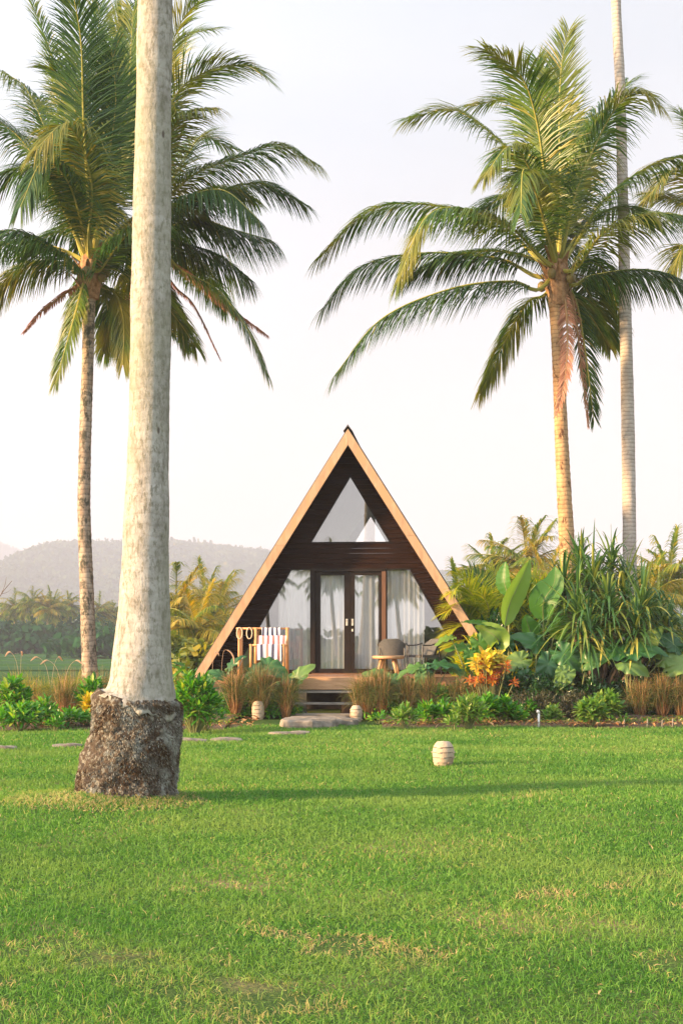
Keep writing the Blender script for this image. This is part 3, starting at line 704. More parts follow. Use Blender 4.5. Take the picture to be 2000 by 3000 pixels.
# bole: rough mass of short roots
M['bole'] = solid('root_bole', (.02,.014,.010), (.085,.06,.038), 14, .95, bump=1.0, c3=(.17,.16,.13), s3=22, bscale=40)
M['rootlet'] = leaf('rootlets', [(0, (.03,.018,.012)), (.5, (.085,.055,.034)), (.85, (.17,.12,.07)), (.93, (.30,.29,.24)), (1, (.38,.37,.32))], .95, 0.0, .1, patch=(.34,.345,.30), patch_scale=4.5)
zb = np.array([-.30, -.12, -.05, .06, .2, .34, .47, .60, .74, .82, .88, .91])
cb = np.stack([np.interp(zb, TP[:, 2], TP[:, 0]), 0*zb, zb], 1)
rbw = np.array([.54, .52, .505, .495, .49, .475, .45, .437, .43, .425, .42, .37])
Cb = catmull(cb, 170); rB = np.interp(Cb[:, 2], zb, rbw)
k = 170; mb = MB(); mb.tube(Cb, rB, k); V = mb.V[0]
def bole_f(v):
    return 1+.11*mnoise.noise(v*2.6)+.055*mnoise.noise(v*8)+.03*mnoise.noise(v*20)
for q in range(170*k):
    c = Cb[q//k]; vv = Vector(V[q]); V[q] = c+(V[q]-c)*(bole_f(vv)+.035*mnoise.noise(Vector((vv.x*26, vv.y*26, vv.z*10)))+.015*mnoise.noise(vv*60))
bo = mb.build('bole', M['bole'], pf, smooth=True)
n = 120000; th = RNG.random(n)*2*PI; hh = RNG.uniform(-.12, .92, n)
cx = np.interp(hh, cb[:, 2], cb[:, 0]); rr = np.interp(hh, zb, rbw)
out = np.stack([np.cos(th), np.sin(th), 0*th], 1)
B0 = np.stack([cx, 0*cx, hh], 1)+out*rr[:, None]
ff = np.array([bole_f(Vector(v)) for v in B0]); B0 = np.stack([cx, 0*cx, hh], 1)+out*(rr*ff-.012)[:, None]
Dr = out*RNG.uniform(.25, .9, n)[:, None]+np.stack([RNG.normal(0, .5, n), RNG.normal(0, .5, n), -RNG.uniform(.1, 1.1, n)], 1)
rm = MB(); rm.ribbons(B0, Dr, RNG.normal(0, 1, (n, 3)), RNG.uniform(.014, .045, n), RNG.uniform(.004, .010, n), .5, 2, [1, .9, .5])
rm.build('rootlets', M['rootlet'], pf)
# crown far above the frame
cf = bpy.data.objects.new('crown', generic_crown(21, 20, 4.6, ('frond', 'frond_yel'), 44, .06, 3)); COL.objects.link(cf); cf.parent = pf; cf.location = tuple(TP[-1])

# ------------------------------------------------------------------ far landscape
M['hill'] = solid('hill_ground', (.03,.06,.022), (.06,.09,.03), .02, .95, bump=0, spec=.03)
M['wood_dark'] = leaf('dark_woodland_leaves', [(0, (.008,.042,.014)), (.6, (.02,.085,.026)), (.9, (.06,.13,.03)), (1, (.20,.20,.035))], .8, .2, .04)
M['wood'] = leaf('woodland_leaves', [(0, (.03,.065,.02)), (.6, (.06,.10,.03)), (.9, (.12,.14,.04)), (1, (.25,.22,.06))], .7, .25, .2)
def blobs(mb, C, RX, RZ, nq, size, flat=.5):
    """leaf clumps on rounded crowns"""
    for c, rx, rz in zip(C, RX, RZ):
        d = RNG.normal(0, 1, (nq, 3)); d /= np.linalg.norm(d, axis=1)[:, None]; d[:, 2] = np.abs(d[:, 2])*1.0-.15
        P = c+d*np.array([rx, rx, rz])*RNG.uniform(.6, 1.05, (nq, 1))
        nn = d+RNG.normal(0, .6, (nq, 3)); dd = np.cross(nn, RNG.normal(0, 1, (nq, 3)))
        shade = np.clip(RNG.random()*.7+RNG.normal(0, .15, nq), 0, 1)
        mb.ribbons(P, dd, nn, size*RNG.uniform(.6, 1.3, nq), size*RNG.uniform(.5, 1.1, nq), .2, 1, [1, .6], R=shade)
def hill(name, Y, ridge, front, back, seed, ntree, label_tr):
    rx = np.array([(p[0]-1000)*Y/F for p in ridge]); rz = np.array([EYE+(HOR-p[1])*Y/F for p in ridge])
    xs = np.linspace(rx[0], rx[-1], 140); ds = np.linspace(-1, 1, 40)
    def hgt(x, d):
        top = np.interp(x, rx, rz)+1.6
        s = (1-d*d)**2.0
        return top*np.clip(s, 0, 1)-2
    X, Dd = np.meshgrid(xs, ds); Zz = hgt(X, Dd)
    for a in range(len(ds)):
        for b in range(len(xs)):
            Zz[a, b] += (mnoise.noise(Vector((xs[b]*.008, ds[a]*2.2, seed)))*.42+mnoise.noise(Vector((xs[b]*.02, ds[a]*5, seed)))*.08)*Zz[a, b]*(abs(ds[a])*1.2)
    Yy = np.where(Dd < 0, Y+Dd*front, Y+Dd*back)
    nx = len(xs); ny = len(ds); i = (np.arange(ny-1)*nx)[:, None]; j = np.arange(nx-1)[None]
    Q = np.stack([i+j, i+j+1, i+nx+j+1, i+nx+j], -1).reshape(-1, 4)
    tag(MB().add(np.stack([X, Yy, Zz], -1).reshape(-1, 3), Q).build(name, M['hill'], smooth=True), kind='structure')
    mb = MB(); fx = RNG.random(ntree)*(nx-1.01); fd = (RNG.random(ntree)**.8)*(ny*.54)
    fd[:ntree//6] = ny*.5+RNG.uniform(-.6, .3, ntree//6)
    ix = fx.astype(int); iy = np.minimum(fd.astype(int), ny-2); ax = fx-ix; ay = fd-iy
    zz = (Zz[iy, ix]*(1-ax)+Zz[iy, ix+1]*ax)*(1-ay)+(Zz[iy+1, ix]*(1-ax)+Zz[iy+1, ix+1]*ax)*ay
    yv = Yy[iy, 0]*(1-ay)+Yy[iy+1, 0]*ay
    C = np.stack([xs[ix]*(1-ax)+xs[ix+1]*ax, yv, zz], 1)
    sc = np.clip(C[:, 1]/1000, .6, 2.2)
    blobs(mb, C, RNG.uniform(3, 6, ntree)*sc, RNG.uniform(2.5, 5.5, ntree)*sc, 16, 2.6*Y/900)
    tag(mb.build('forest', M['wood']), label_tr, 'forest', kind='stuff')
hill('far_hill', 3500, [(-100,1575),(-50,1585),(-20,1595),(0,1602),(80,1640),(200,1690),(400,1730),(900,1760)], 700, 600, 3.1, 3500, 'hazy forest covering the higher hill at the far left')
hill('near_hill', 2300, [(-550,1740),(-300,1735),(0,1715),(90,1672),(150,1655),(210,1622),(300,1608),(420,1612),(500,1602),(600,1607),(700,1622),(790,1635),(900,1660),(1100,1690),(1400,1700),(1800,1690),(2200,1680),(2700,1660)], 1000, 500, 8.2, 14000, 'hazy forest covering the long hill behind the palms')
# valley woodland beyond the rice field
mb = MB(); n = 620
Yv = RNG.uniform(262, 560, n); Xv = (RNG.random(n)*2-1)*(.30*Yv+30)
C = np.stack([Xv, Yv, np.full(n, .5)+RNG.uniform(-.5, 2.0, n)+(Yv-262)*.014], 1)
blobs(mb, C, RNG.uniform(3, 6, n), RNG.uniform(3, 6.5, n), 46, 1.5)
tag(mb.build('woodland', M['wood_dark']), 'dense mixed woodland filling the valley below the hills', 'woodland', kind='stuff')
# the row of palms at the far edge of the rice field: (crown x, y, distance, lean, crown variant, words)
rows = [(44,1782,262,.02,0,'short bushy far palm, leftmost of the row past the rice field'),
 (97,1768,258,-.06,1,'tallest far palm, with a long bare stem, second in the row past the rice field'),
 (142,1785,256,-.05,2,'far palm with an orange-tinged crown left of the twin-stemmed palm'),
 (153,1776,262,-.04,0,'far palm leaning over its twin in the middle of the row past the rice field'),
 (203,1778,282,-.03,1,'far palm just left of the lichened trunk, its stem half hidden by bushes'),
 (180,1795,300,.02,2,'smaller far palm between the twin palms and the lichened trunk'),
 (292,1790,270,-.05,0,'far palm seen in the gap between the two nearer trunks, left of the pair there'),
 (330,1798,290,.03,1,'far palm seen in the gap between the two nearer trunks, close to the pale trunk'),
 (12,1800,300,.0,2,'far palm cut by the left edge of the picture beyond the rice field')]
for q, (x, y, Y, ln, v, lab) in enumerate(rows):
    far_palm(x, y, Y, 0, CR_far[v], lab, lean=ln, scale=1.12 if Y < 290 else 1., group='palms at the far edge of the rice field', zg=-1.45)

# mid-distance palms and trees either side of the cabin
mid = [(516,1800,72,1,'yellow palm rising just right of the thick pale trunk', 'y', .95),
 (575,1850,64,0,'low yellow-green palm between the thick trunk and the cabin roof', 'y', .8),
 (640,1800,95,1,'yellow-green palm partly behind the left slope of the cabin roof', 'y', 1.1),
 (600,1765,130,0,'green palm crown above the yellow ones left of the cabin', 'f', 1.2),
 (1345,1790,70,0,'green palm just right of the cabin roof, above the yellow feather palm', 'f', .75),
 (1450,1690,95,1,'hazy palm crown behind the upright banana leaf', 'f', 1.0),
 (1545,1660,90,2,'palm crown left of the near right palm stem, at the skyline', 'f', 1.1),
 (1960,1700,80,0,'slender palm at the right edge of the picture at the skyline', 'f', .9),
 (1900,1760,70,1,'yellowish palm low behind the pandanus at the right', 'y', .9),
 (1600,1730,75,0,'low palm crown behind the top left of the pandanus', 'y', .9)]
for x, y, Y, v, lab, kd, sc in mid:
    far_palm(x, y, Y, 0, (CR_yel[v % 2] if kd == 'y' else CR_far[v]), lab, scale=sc, lean=random.uniform(-.05, .05), group='mid-distance palms around the cabin')
M['tree_y'] = leaf('tree_leaves_yellow', [(0, (.07,.12,.015)), (.5, (.19,.21,.025)), (1, (.46,.34,.04))], .55, .35)
M['tree_g'] = leaf('tree_leaves_green', [(0, (.03,.07,.018)), (.5, (.06,.12,.028)), (1, (.14,.18,.04))], .55, .3)
M['wood_br'] = solid('branch_bark', (.10,.07,.05), (.22,.17,.12), 5, .9)
def leafy_tree(x, ytop, Y, wpx, label, m='tree_y', nclump=26, size=.34, cat='tree', zg=None, low=.25):
    z0 = float(gz(0, Y)) if zg is None else zg
    top = EYE+(HOR-ytop)*Y/F; h = top-z0; cxw = GX(x, Y); rx = wpx*Y/F/2
    p = thing('tree', label, cat, (cxw, Y, z0))
    mb = MB(); mb.tube(catmull([(0, 0, 0), (.1, 0, h*.4), (0, .1, h*.75)], 8), np.linspace(.17, .06, 8), 7)
    fo = MB()
    for k in range(nclump):
        a = random.random()*6.28; rr = math.sqrt(random.random()); zz = h*random.uniform(low, .9)
        sc = math.sqrt(max(.1, 1-((zz/h-.5)/.55)**2))
        c = np.array([rx*.8*rr*sc*math.cos(a), rx*.6*rr*sc*math.sin(a), zz])
        if k % 3 == 0: mb.tube([(0, 0, h*.35), c*.6+np.array([0, 0, h*.15]), c], [.05, .035, .015], 5)
        rc = rx*random.uniform(.18, .36)
        blobs(fo, [c], [rc], [rc*.8], 70, size)
    mb.build('trunk', M['wood_br'], p); fo.build('crown', M[m], p)
leafy_tree(470, 1850, 58, 190, 'yellow-green bushy tree at the foot of the palms left of the cabin')
leafy_tree(590, 1872, 50, 200, 'bushy yellow-green tree against the lower left roof edge', size=.28)
leafy_tree(660, 1800, 84, 240, 'dull green tree behind the left slope of the roof', 'tree_g')
leafy_tree(540, 1795, 110, 260, 'dull green tree behind the yellow palms left of the cabin', 'tree_g', size=.5)
leafy_tree(1360, 1760, 62, 240, 'green tree behind the feather palm right of the roof', 'tree_g')
leafy_tree(1480, 1715, 80, 300, 'yellow-green tree behind the banana leaves', 'tree_y')
leafy_tree(1640, 1720, 60, 320, 'green tree directly behind the pandanus', 'tree_g')
leafy_tree(1800, 1735, 66, 260, 'yellow-green tree behind the two right-hand palm stems', 'tree_y')
leafy_tree(1930, 1760, 55, 240, 'bushy tree at the right edge behind the pandanus', 'tree_y')
leafy_tree(360, 1880, 200, 500, 'dark green bush by the rice field between the two trunks', 'wood_dark', size=1.1, zg=-1.4)
leafy_tree(60, 1868, 250, 560, 'dark green bushes under the far palms at the left', 'wood_dark', size=1.1, zg=-1.4, nclump=40)
leafy_tree(230, 1862, 256, 460, 'dark green bushes under the far palms next to the lichened trunk', 'wood_dark', size=1.1, zg=-1.4, nclump=40)
# small leafy sprig showing beside the roof
leafy_tree(728, 1705, 40, 60, 'slender young tree peeping out beside the left slope of the roof', 'tree_g', nclump=8, size=.16, low=.78)

# ------------------------------------------------------------------ cabin
PSI = math.radians(4.65)
HX = GX(1019, 30.9); RZ = 6.176; K = .63; D0 = .66
cab = thing('cabin', 'small A-frame cabin with pale wooden bargeboards and dark boarded front', 'cabin', (HX, 30.9, 0), -PSI)
M['barge'] = solid('barge_wood', (.32,.19,.105), (.48,.325,.20), 2.2, .5, stretch=(5, 5, 1.2), bump=.12, c3=(.42,.25,.13), s3=1.5)
M['board'] = solid('dark_board', (.008,.0042,.0028), (.028,.011,.0055), 2.5, .7, stretch=(1, 8, 9), bump=.15, spec=.06)
M['soffit'] = solid('soffit_board', (.007,.004,.003), (.018,.008,.005), 2.5, .7, stretch=(1, 2, 9), bump=.15, spec=.05)
M['frame'] = solid('dark_frame', (.010,.008,.007), (.022,.014,.010), 3, .5, bump=.08, spec=.12)
M['brown'] = solid('brown_frame', (.10,.045,.02), (.16,.075,.035), 3, .45, stretch=(8, 8, 1), bump=.08)  # brown wood; also puts sunlight into the right door post's colour
M['shingle'] = solid('roof_shingle', (.035,.03,.027), (.09,.08,.07), 6, .9, bump=.6)
M['plaster'] = solid('grey_plaster', (.50,.50,.49), (.56,.55,.54), 3, .8, bump=.05)
M['deckwood'] = solid('deck_wood', (.26,.12,.055), (.42,.22,.11), 2.6, .5, stretch=(1, 9, 9), bump=.2)
M['fascia'] = solid('fascia_wood', (.36,.19,.09), (.52,.31,.16), 2.6, .5, stretch=(1, 8, 8), bump=.15)
M['greywood'] = solid('weathered_wood', (.14,.12,.10), (.28,.25,.21), 4, .8, stretch=(1, 6, 6), bump=.3)
M['void'] = solid('dark_void', (.03,.022,.018), (.06,.045,.035), 4, .9)  # dark colour standing in for shade under the floor and inside the lanterns
M['intfloor'] = solid('interior_floor', (.16,.09,.05), (.25,.15,.09), 3, .4)
m, t_, N_, out_, lk_ = mat('glass')
fr = N_('ShaderNodeFresnel', i_IOR=1.5); mt = N_('ShaderNodeMath', operation='MULTIPLY_ADD'); lk_(fr.outputs[0], mt.inputs[0]); mt.inputs[1].default_value = .7; mt.inputs[2].default_value = .10
tr_ = N_('ShaderNodeBsdfTransparent'); tr_.inputs[0].default_value = (.97,.98,.98,1); gl = N_('ShaderNodeBsdfGlossy'); gl.inputs['Roughness'].default_value = .0
gl.inputs['Color'].default_value = (.95,.95,.97,1)
ms_ = N_('ShaderNodeMixShader'); lk_(mt.outputs[0], ms_.inputs[0]); lk_(tr_.outputs[0], ms_.inputs[1]); lk_(gl.outputs[0], ms_.inputs[2]); lk_(ms_.outputs[0], out_.inputs[0])
M['glass'] = m
m, t_, N_, out_, lk_ = mat('curtain_cloth')
df = N_('ShaderNodeBsdfDiffuse'); df.inputs[0].default_value = (.90,.89,.87,1); tl = N_('ShaderNodeBsdfTranslucent'); tl.inputs[0].default_value = (.88,.87,.85,1)
ms_ = N_('ShaderNodeMixShader'); ms_.inputs[0].default_value = .3; lk_(df.outputs[0], ms_.inputs[1]); lk_(tl.outputs[0], ms_.inputs[2]); lk_(ms_.outputs[0], out_.inputs[0])
M['curtain'] = m  # cloth

def hw_(z, top): return (top-z)*K
DK = .835     # deck level
LEN = 11.6
# bargeboards
zb_ = .74
for sx in (-1, 1):
    mb = MB()
    a = [(sx*.002, RZ), (sx*.002, RZ-.345), (sx*hw_(zb_, RZ-.345), zb_), (sx*hw_(zb_, RZ), zb_)]
    if sx > 0: a = a[::-1]
    # two lengths of board with a joint
    zj = 3.75+.1*sx
    def split(z0, z1, g):
        q = [(sx*max(.002, hw_(z1, RZ)), z1), (sx*max(.002, hw_(z1, RZ-.345)), z1), (sx*hw_(z0, RZ-.345), z0), (sx*hw_(z0, RZ), z0)]
        return q if sx < 0 else q[::-1]
    q1 = split(zb_, zj-.004, 0); mb.prism(q1, -.03, .03)
    poly = [(sx*.002, RZ), (sx*.002, RZ-.345), (sx*hw_(zj, RZ-.345), zj), (sx*hw_(zj, RZ), zj)]
    if sx > 0: poly = poly[::-1]
    mb.prism(poly, -.030, .027)
    mb.build('bargeboard', M['barge'], cab)
    # roof slab
    mb = MB()
    q = [(0, RZ+.045), (0, RZ-.12), (sx*hw_(zb_+.02, RZ-.12), zb_+.02), (sx*hw_(zb_+.02, RZ+.045), zb_+.02)]
    if sx > 0: q = q[::-1]
    mb.prism(q, .033, LEN)
    rf = mb.build('roof', M['shingle'], cab)
    # lining of the overhang: boards along the slope
    mb = MB(); nb = 34
    for b in range(nb):
        z1 = RZ-.13-(RZ-.13-.80)*b/nb; z0 = RZ-.13-(RZ-.13-.80)*(b+1)/nb+.012
        q = [(sx*hw_(z1, RZ-.125), z1), (sx*hw_(z1, RZ-.165), z1), (sx*hw_(z0, RZ-.165), z0), (sx*hw_(z0, RZ-.125), z0)]
        if sx > 0: q = q[::-1]
        if hw_(z1, RZ-.165) > 0: mb.prism(q, .034, D0-.01)
    mb.build('soffit', M['soffit'], cab)
    mb = MB()
    q = [(sx*.03, RZ-.20), (sx*.03, RZ-.26), (sx*hw_(.84, RZ-.26), .84), (sx*hw_(.84, RZ-.20), .84)]
    if sx > 0: q = q[::-1]
    mb.prism(q, D0+.10, LEN-.15); mb.build('ceiling', M['plaster'], cab)
# ridge cap
mb = MB(); mb.prism([(-.10, RZ-.045), (0, RZ+.095), (.10, RZ-.045), (0, RZ+.055)], -.045, LEN+.02)
mb.build('ridge_cap', M['shingle'], cab)

# front wall: lapped horizontal boards in trapezoid pieces
TIN = RZ-.14
def sl_(z): return 1.33+.56*(3.18-z)       # slanted outer edges of the low windows
def tri(z): return max(0., (5.26-z)*.6)
rows_ = []
def addrows(z0, z1, n, f):
    for k in range(n): rows_.append((z0+(z1-z0)*k/n, z0+(z1-z0)*(k+1)/n, f))
addrows(.82, .90, 1, 'full'); addrows(.90, 3.18, 20, 'side'); addrows(3.18, 3.74, 5, 'full'); addrows(3.74, 5.26, 14, 'tri'); addrows(5.26, TIN-.02, 6, 'full')
mb = MB()
def board(xa0, xa1, xb0, xb1, z0, z1, y):
    """trapezoid: bottom xa0..xa1 at z0, top xb0..xb1 at z1; foot proud of the head, like a lapped board"""
    yb, yt, yk = y-.020, y-.008, y+.03
    A = [(xa0, yb, z0), (xa1, yb, z0), (xb1, yt, z1-.004), (xb0, yt, z1-.004), (xa0, yk, z0), (xa1, yk, z0), (xb1, yk, z1-.004), (xb0, yk, z1-.004)]
    mb.add(A, [(0,1,2,3), (5,4,7,6), (4,0,3,7), (1,5,6,2), (0,4,5,1), (3,2,6,7)])
for z0, z1, f in rows_:
    w0, w1 = hw_(z0, TIN), hw_(z1, TIN)
    if f == 'full': board(-w0, w0, -max(w1, .001), max(w1, .001), z0, z1, D0)
    elif f == 'side':
        for s in (-1, 1):
            q = [s*w0, s*sl_(z0), s*w1, s*sl_(z1)]
            if s < 0: board(q[0], q[1], q[2], q[3], z0, z1, D0)
            else: board(q[1], q[0], q[3], q[2], z0, z1, D0)
    else:
        for s in (-1, 1):
            q = [s*w0, s*tri(z0), s*w1, s*max(.001, tri(z1))]
            if s < 0: board(q[0], q[1], q[2], q[3], z0, z1, D0)
            else: board(q[1], q[0], q[3], q[2], z0, z1, D0)
mb.build('front_wall', M['board'], cab)

def poly_prism(poly, y0, y1, mb): mb.prism(poly, y0, y1)
def window(poly, name='window', fm='frame', w=.035, open_='glass'):
    """frame bars round the polygon, pane inside"""
    mb = MB(); P = [np.array([p[0], D0+.0, p[1]]) for p in poly]; n = len(P); c = sum(P)/n
    for k in range(n):
        a, b = P[k], P[(k+1) % n]
        d = (b-a)/np.linalg.norm(b-a); inn = np.array([-d[2], 0, d[0]]); 
        if (c-a)@inn < 0: inn = -inn
        mb.bar(a+inn*w/2, b+inn*w/2, w, .07, up=(0, 1, 0)) if False else mb.add([a+np.array([0,-.025-.001*k,0]), b+np.array([0,-.025-.001*k,0]), b+inn*w+np.array([0,-.025-.001*k,0])-d*w*.0, a+inn*w+np.array([0,-.025-.001*k,0]),
                a+np.array([0,.05,0]), b+np.array([0,.05,0]), b+inn*w+np.array([0,.05,0]), a+inn*w+np.array([0,.05,0])], [(0,1,2,3),(7,6,5,4),(0,4,5,1),(3,2,6,7),(0,3,7,4),(1,5,6,2)])
    f = mb.build(name, M[fm], cab)
    g = MB(); g.prism([(p[0], p[1]) for p in poly], D0+.012, D0+.018); g.build('pane', M['glass'], f)
    return f
window([(-.93+.018, 3.74), (.93-.018, 3.74), (0, 5.26)], w=.03)
window([(-2.607, .90), (-.86, .90), (-.86, 3.18), (-1.33, 3.18)], w=.03)
window([(.79, .90), (2.607, .90), (1.33, 3.18), (.79, 3.18)], w=.03)
# door: frame, two leaves with a tall pane each
mb = MB(); mb.box((-.82, D0-.005, (DK+3.18)/2), (.08, .11, 3.18-DK)); mb.box((.0, D0-.004, 3.145), (1.56, .10, .068))
mb.build('door_frame', M['frame'], cab)
mb = MB(); mb.box((.745, D0-.005, (DK+3.11)/2), (.09, .11, 3.11-DK-.002)); mb.build('sunlit_door_post', M['brown'], cab)  # right post coloured brown as if sunlit; its left twin is dark
def leafdoor(x0, x1, gx0, gx1, hx):
    mb = MB(); z0, z1, g0, g1 = DK+.012, 3.105, .955, 3.03
    mb.box(((x0+gx0)/2, D0+.012, (z0+z1)/2), (gx0-x0, .05, z1-z0)); mb.box(((x1+gx1)/2, D0+.012, (z0+z1)/2), (x1-gx1, .05, z1-z0))
    mb.box(((gx0+gx1)/2, D0+.012, (z0+g0)/2), (gx1-gx0-.002, .048, g0-z0)); mb.box(((gx0+gx1)/2, D0+.012, (g1+z1)/2), (gx1-gx0-.002, .048, z1-g1))
    d = mb.build('door', M['frame'], cab)
    g = MB(); g.box(((gx0+gx1)/2, D0+.02, (g0+g1)/2), (gx1-gx0, .006, g1-g0)); g.build('pane', M['glass'], d)
    h = MB(); h.box((hx, D0-.022, 1.985), (.045, .016, .15)); h.tube([(hx, D0-.03, 2.03), (hx, D0-.075, 2.03), (hx, D0-.075, 1.93), (hx, D0-.03, 1.93)], .011, 8)
    if hx > 0: h.lathe([(.001, 0), (.018, 0), (.018, .02)], 10, (hx, D0-.03, 1.80)); h.box((hx, D0-.022, 1.81), (.03, .014, .06))
    h.build('handle', M['brass'], d)
M['brass'] = solid('brushed_nickel', (.60,.55,.47), (.75,.68,.58), 5, .35, bump=0, metal=.7)
leafdoor(-.775, .008, -.665, -.135, -.075); leafdoor(.013, .697, .10, .63, .052)
# sill under the door, skirting
mb = MB(); mb.box((-.02, D0-.05, DK+.012), (1.66, .16, .024)); mb.build('door_sill', M['brown'], cab)
# curtains
def curtain(x0, x1, z0, z1, y):
    n = int((x1-x0)*150); mb = MB(); V = []
    for q in range(n+1):
        x = x0+(x1-x0)*q/n
        for (z, a) in ((z1, .75), ((z0+z1)/2, 1), (z0, 1.15)):
            yy = y+a*(.026*math.sin(x*52+1.2*math.sin(x*9))+.012*math.sin(x*23+1))
            V.append((x, yy, z))
    mb.add(V, [(q*3+r, q*3+r+1, q*3+4+r, q*3+3+r) for q in range(n) for r in (0, 1)])
    mb.build('curtain', M['curtain'], cab, smooth=True)
curtain(-1.62, -.82, .86, 3.13, D0+.12); curtain(-.76, -.05, .86, 3.13, D0+.11); curtain(.06, .74, .86, 3.13, D0+.11); curtain(.80, 1.63, .86, 3.13, D0+.12)
# inside: floor, loft, back wall with its own triangular window
mb = MB(); mb.box((0, (D0+.06+LEN)/2, DK-.06), (6.1, LEN-D0-.1, .1)); mb.build('floor', M['intfloor'], cab)
mb = MB(); mb.box((0, (D0+.2+LEN)/2, 3.42), (3.1, LEN-D0-.5, .14)); mb.build('loft', M['plaster'], cab)
mb = MB(); yb = LEN-.12
for z0, z1, f in [(.84, 3.74, 'full')]+[(3.74+.19*k, 3.74+.19*(k+1), 'tri') for k in range(8)]+[(5.26, TIN-.1, 'full')]:
    w0, w1 = hw_(z0, TIN), hw_(z1, TIN)
    if f == 'full': mb.prism([(-w0, z0), (w0, z0), (w1, z1), (-w1, z1)], yb, yb+.1)
    else:
        for s in (-1, 1):
            q = [(s*w0, z0), (s*w1, z1), (s*tri(z1)-.21, z1), (s*tri(z0)-.21, z0)]
            if s > 0: q = q[::-1]
            mb.prism(q, yb, yb+.1)
mb.build('back_wall', M['plaster'], cab)
mb = MB(); mb.bar((.16, D0+.25, 5.1), (.16, D0+.25, 3.5), .1, .1) if False else mb.box((0, 6, 5.38), (.14, 10.6, .16)); mb.build('ridge_beam', M['frame'], cab)
# crawl space skirts, posts
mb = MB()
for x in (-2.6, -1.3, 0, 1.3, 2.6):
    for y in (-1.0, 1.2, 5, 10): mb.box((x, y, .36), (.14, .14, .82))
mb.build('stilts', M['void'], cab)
mb = MB(); mb.box((0, 2.0, .36), (5.9, .05, .8)); mb.build('underfloor_dark_panel', M['void'], cab)  # added dark sheet, its colour stands for the shade beneath the floor

# porch deck with boards
dk = thing('porch_deck', 'raised wooden porch deck in front of the cabin doors with a pale edge beam', 'deck', (HX, 30.9, 0), -PSI)
mb = MB(); y = -1.35
while y < D0-.03: mb.box((0, y+.068, DK-.016), (5.6, .13, .032)); y += .14
mb.build('deck_boards', M['deckwood'], dk)
mb = MB(); mb.box((-1.93, -1.385, DK-.13), (1.76, .06, .2)); mb.box((1.85, -1.385, DK-.13), (2.0, .06, .2)); mb.build('fascia', M['deckwood'], dk)
mb = MB(); mb.box((-.10, -1.56, DK-.025), (1.88, .38, .035)); mb.box((-.10, -1.765, DK-.135), (1.88, .045, .24)); mb.build('landing', M['fascia'], dk)
for x in (-2.6, -.85, .05, .85, 2.6):
    mb = MB(); mb.box((x, -1.28, .29), (.17, .12, .84)); mb.build('post', M['greywood'] if abs(x) > .1 else M['brown'], dk)
# stairs
st = thing('steps', 'weathered grey open steps leading up to the porch deck', 'steps', (HX, 30.9, 0), -PSI)
for sx in (-1.10, .92):
    mb = MB(); mb.bar((sx, -1.80, .60), (sx, -2.40, .04), .05, .15); mb.build('stringer', M['greywood'], st)
for z, y in ((.54, -1.92), (.31, -2.1), (.10, -2.32)):
    mb = MB(); mb.box((-.09, y, z), (1.94, .20, .04)); mb.build('tread', M['greywood'], st)

def hloc(sx, sy, yl):
    """world point for a photo pixel on the cabin's plane at local depth yl"""
    Y = 30.9+yl
    return S(sx, sy, Y)
def deckpt(sx, Y): return (GX(sx, Y), Y, DK)

# ------------------------------------------------------------------ rack with towels
M['orange'] = solid('varnished_wood', (.48,.22,.08), (.62,.32,.13), 4, .45, stretch=(3, 3, 1), bump=.1)
YR = 30.3; s_r = YR/F
def RX(zx): return (550+zx*.5421-1000)*s_r
def RZv(zy): return EYE+(HOR-(1200+zy*.5421))*s_r
rk = thing('drying_rack', 'orange wooden towel rack on the left of the porch deck', 'rack', (RX(400), YR, DK)); ro = np.array(rk.location)
def rbar(a, b, r, name):
    mb = MB(); mb.tube([np.array(a)-ro, np.array(b)-ro], r, 10); mb.build(name, M['orange'], rk, smooth=True)
zt = RZv(1183); zm = RZv(1272)
for x in (278, 290): rbar((RX(x), YR-.0+.05*(x == 290), DK), (RX(x), YR+.05*(x == 290), zt), .026, 'leg')
rbar((RX(368), YR-.02, DK), (RX(368), YR-.02, zt+.01), .034, 'leg')
rbar((RX(538), YR-.02, DK), (RX(538), YR-.02, zt+.02), .034, 'leg')
rbar((RX(346), YR-.32, DK), (RX(346), YR-.32, zm+.02), .028, 'leg'); rbar((RX(522), YR-.32, DK), (RX(522), YR-.32, zm+.02), .028, 'leg')
rbar((RX(262), YR, zt), (RX(550), YR, zt), .022, 'rail'); rbar((RX(338), YR-.32, zm), (RX(530), YR-.32, zm), .02, 'rail')
rbar((RX(346), YR-.32, zm-.02), (RX(368), YR-.02, zm-.02), .015, 'rail'); rbar((RX(522), YR-.32, zm-.02), (RX(538), YR-.02, zm-.02), .015, 'rail')
rbar((RX(346), YR-.32, DK+.15), (RX(522), YR-.32, DK+.15), .014, 'rail')
def towel_mat(name, cols, per):
    m, t, N, out, lk = mat(name); tc = N('ShaderNodeTexCoord'); sp = N('ShaderNodeSeparateXYZ'); lk(tc.outputs['Object'], sp.inputs[0])
    d = N('ShaderNodeMath', operation='DIVIDE'); lk(sp.outputs[0], d.inputs[0]); d.inputs[1].default_value = per
    f = N('ShaderNodeMath', operation='FRACT'); lk(d.outputs[0], f.inputs[0])
    r = rampnode(N, [(i/len(cols), c) for i, c in enumerate(cols)]); r.color_ramp.interpolation = 'CONSTANT'; lk(f.outputs[0], r.inputs[0])
    p = N('ShaderNodeBsdfPrincipled'); p.inputs['Roughness'].default_value = .95; lk(r.outputs[0], p.inputs['Base Color']); lk(p.outputs[0], out.inputs[0]); return m
WH, NV, RD = (.80,.78,.78), (.055,.055,.10), (.50,.20,.17)
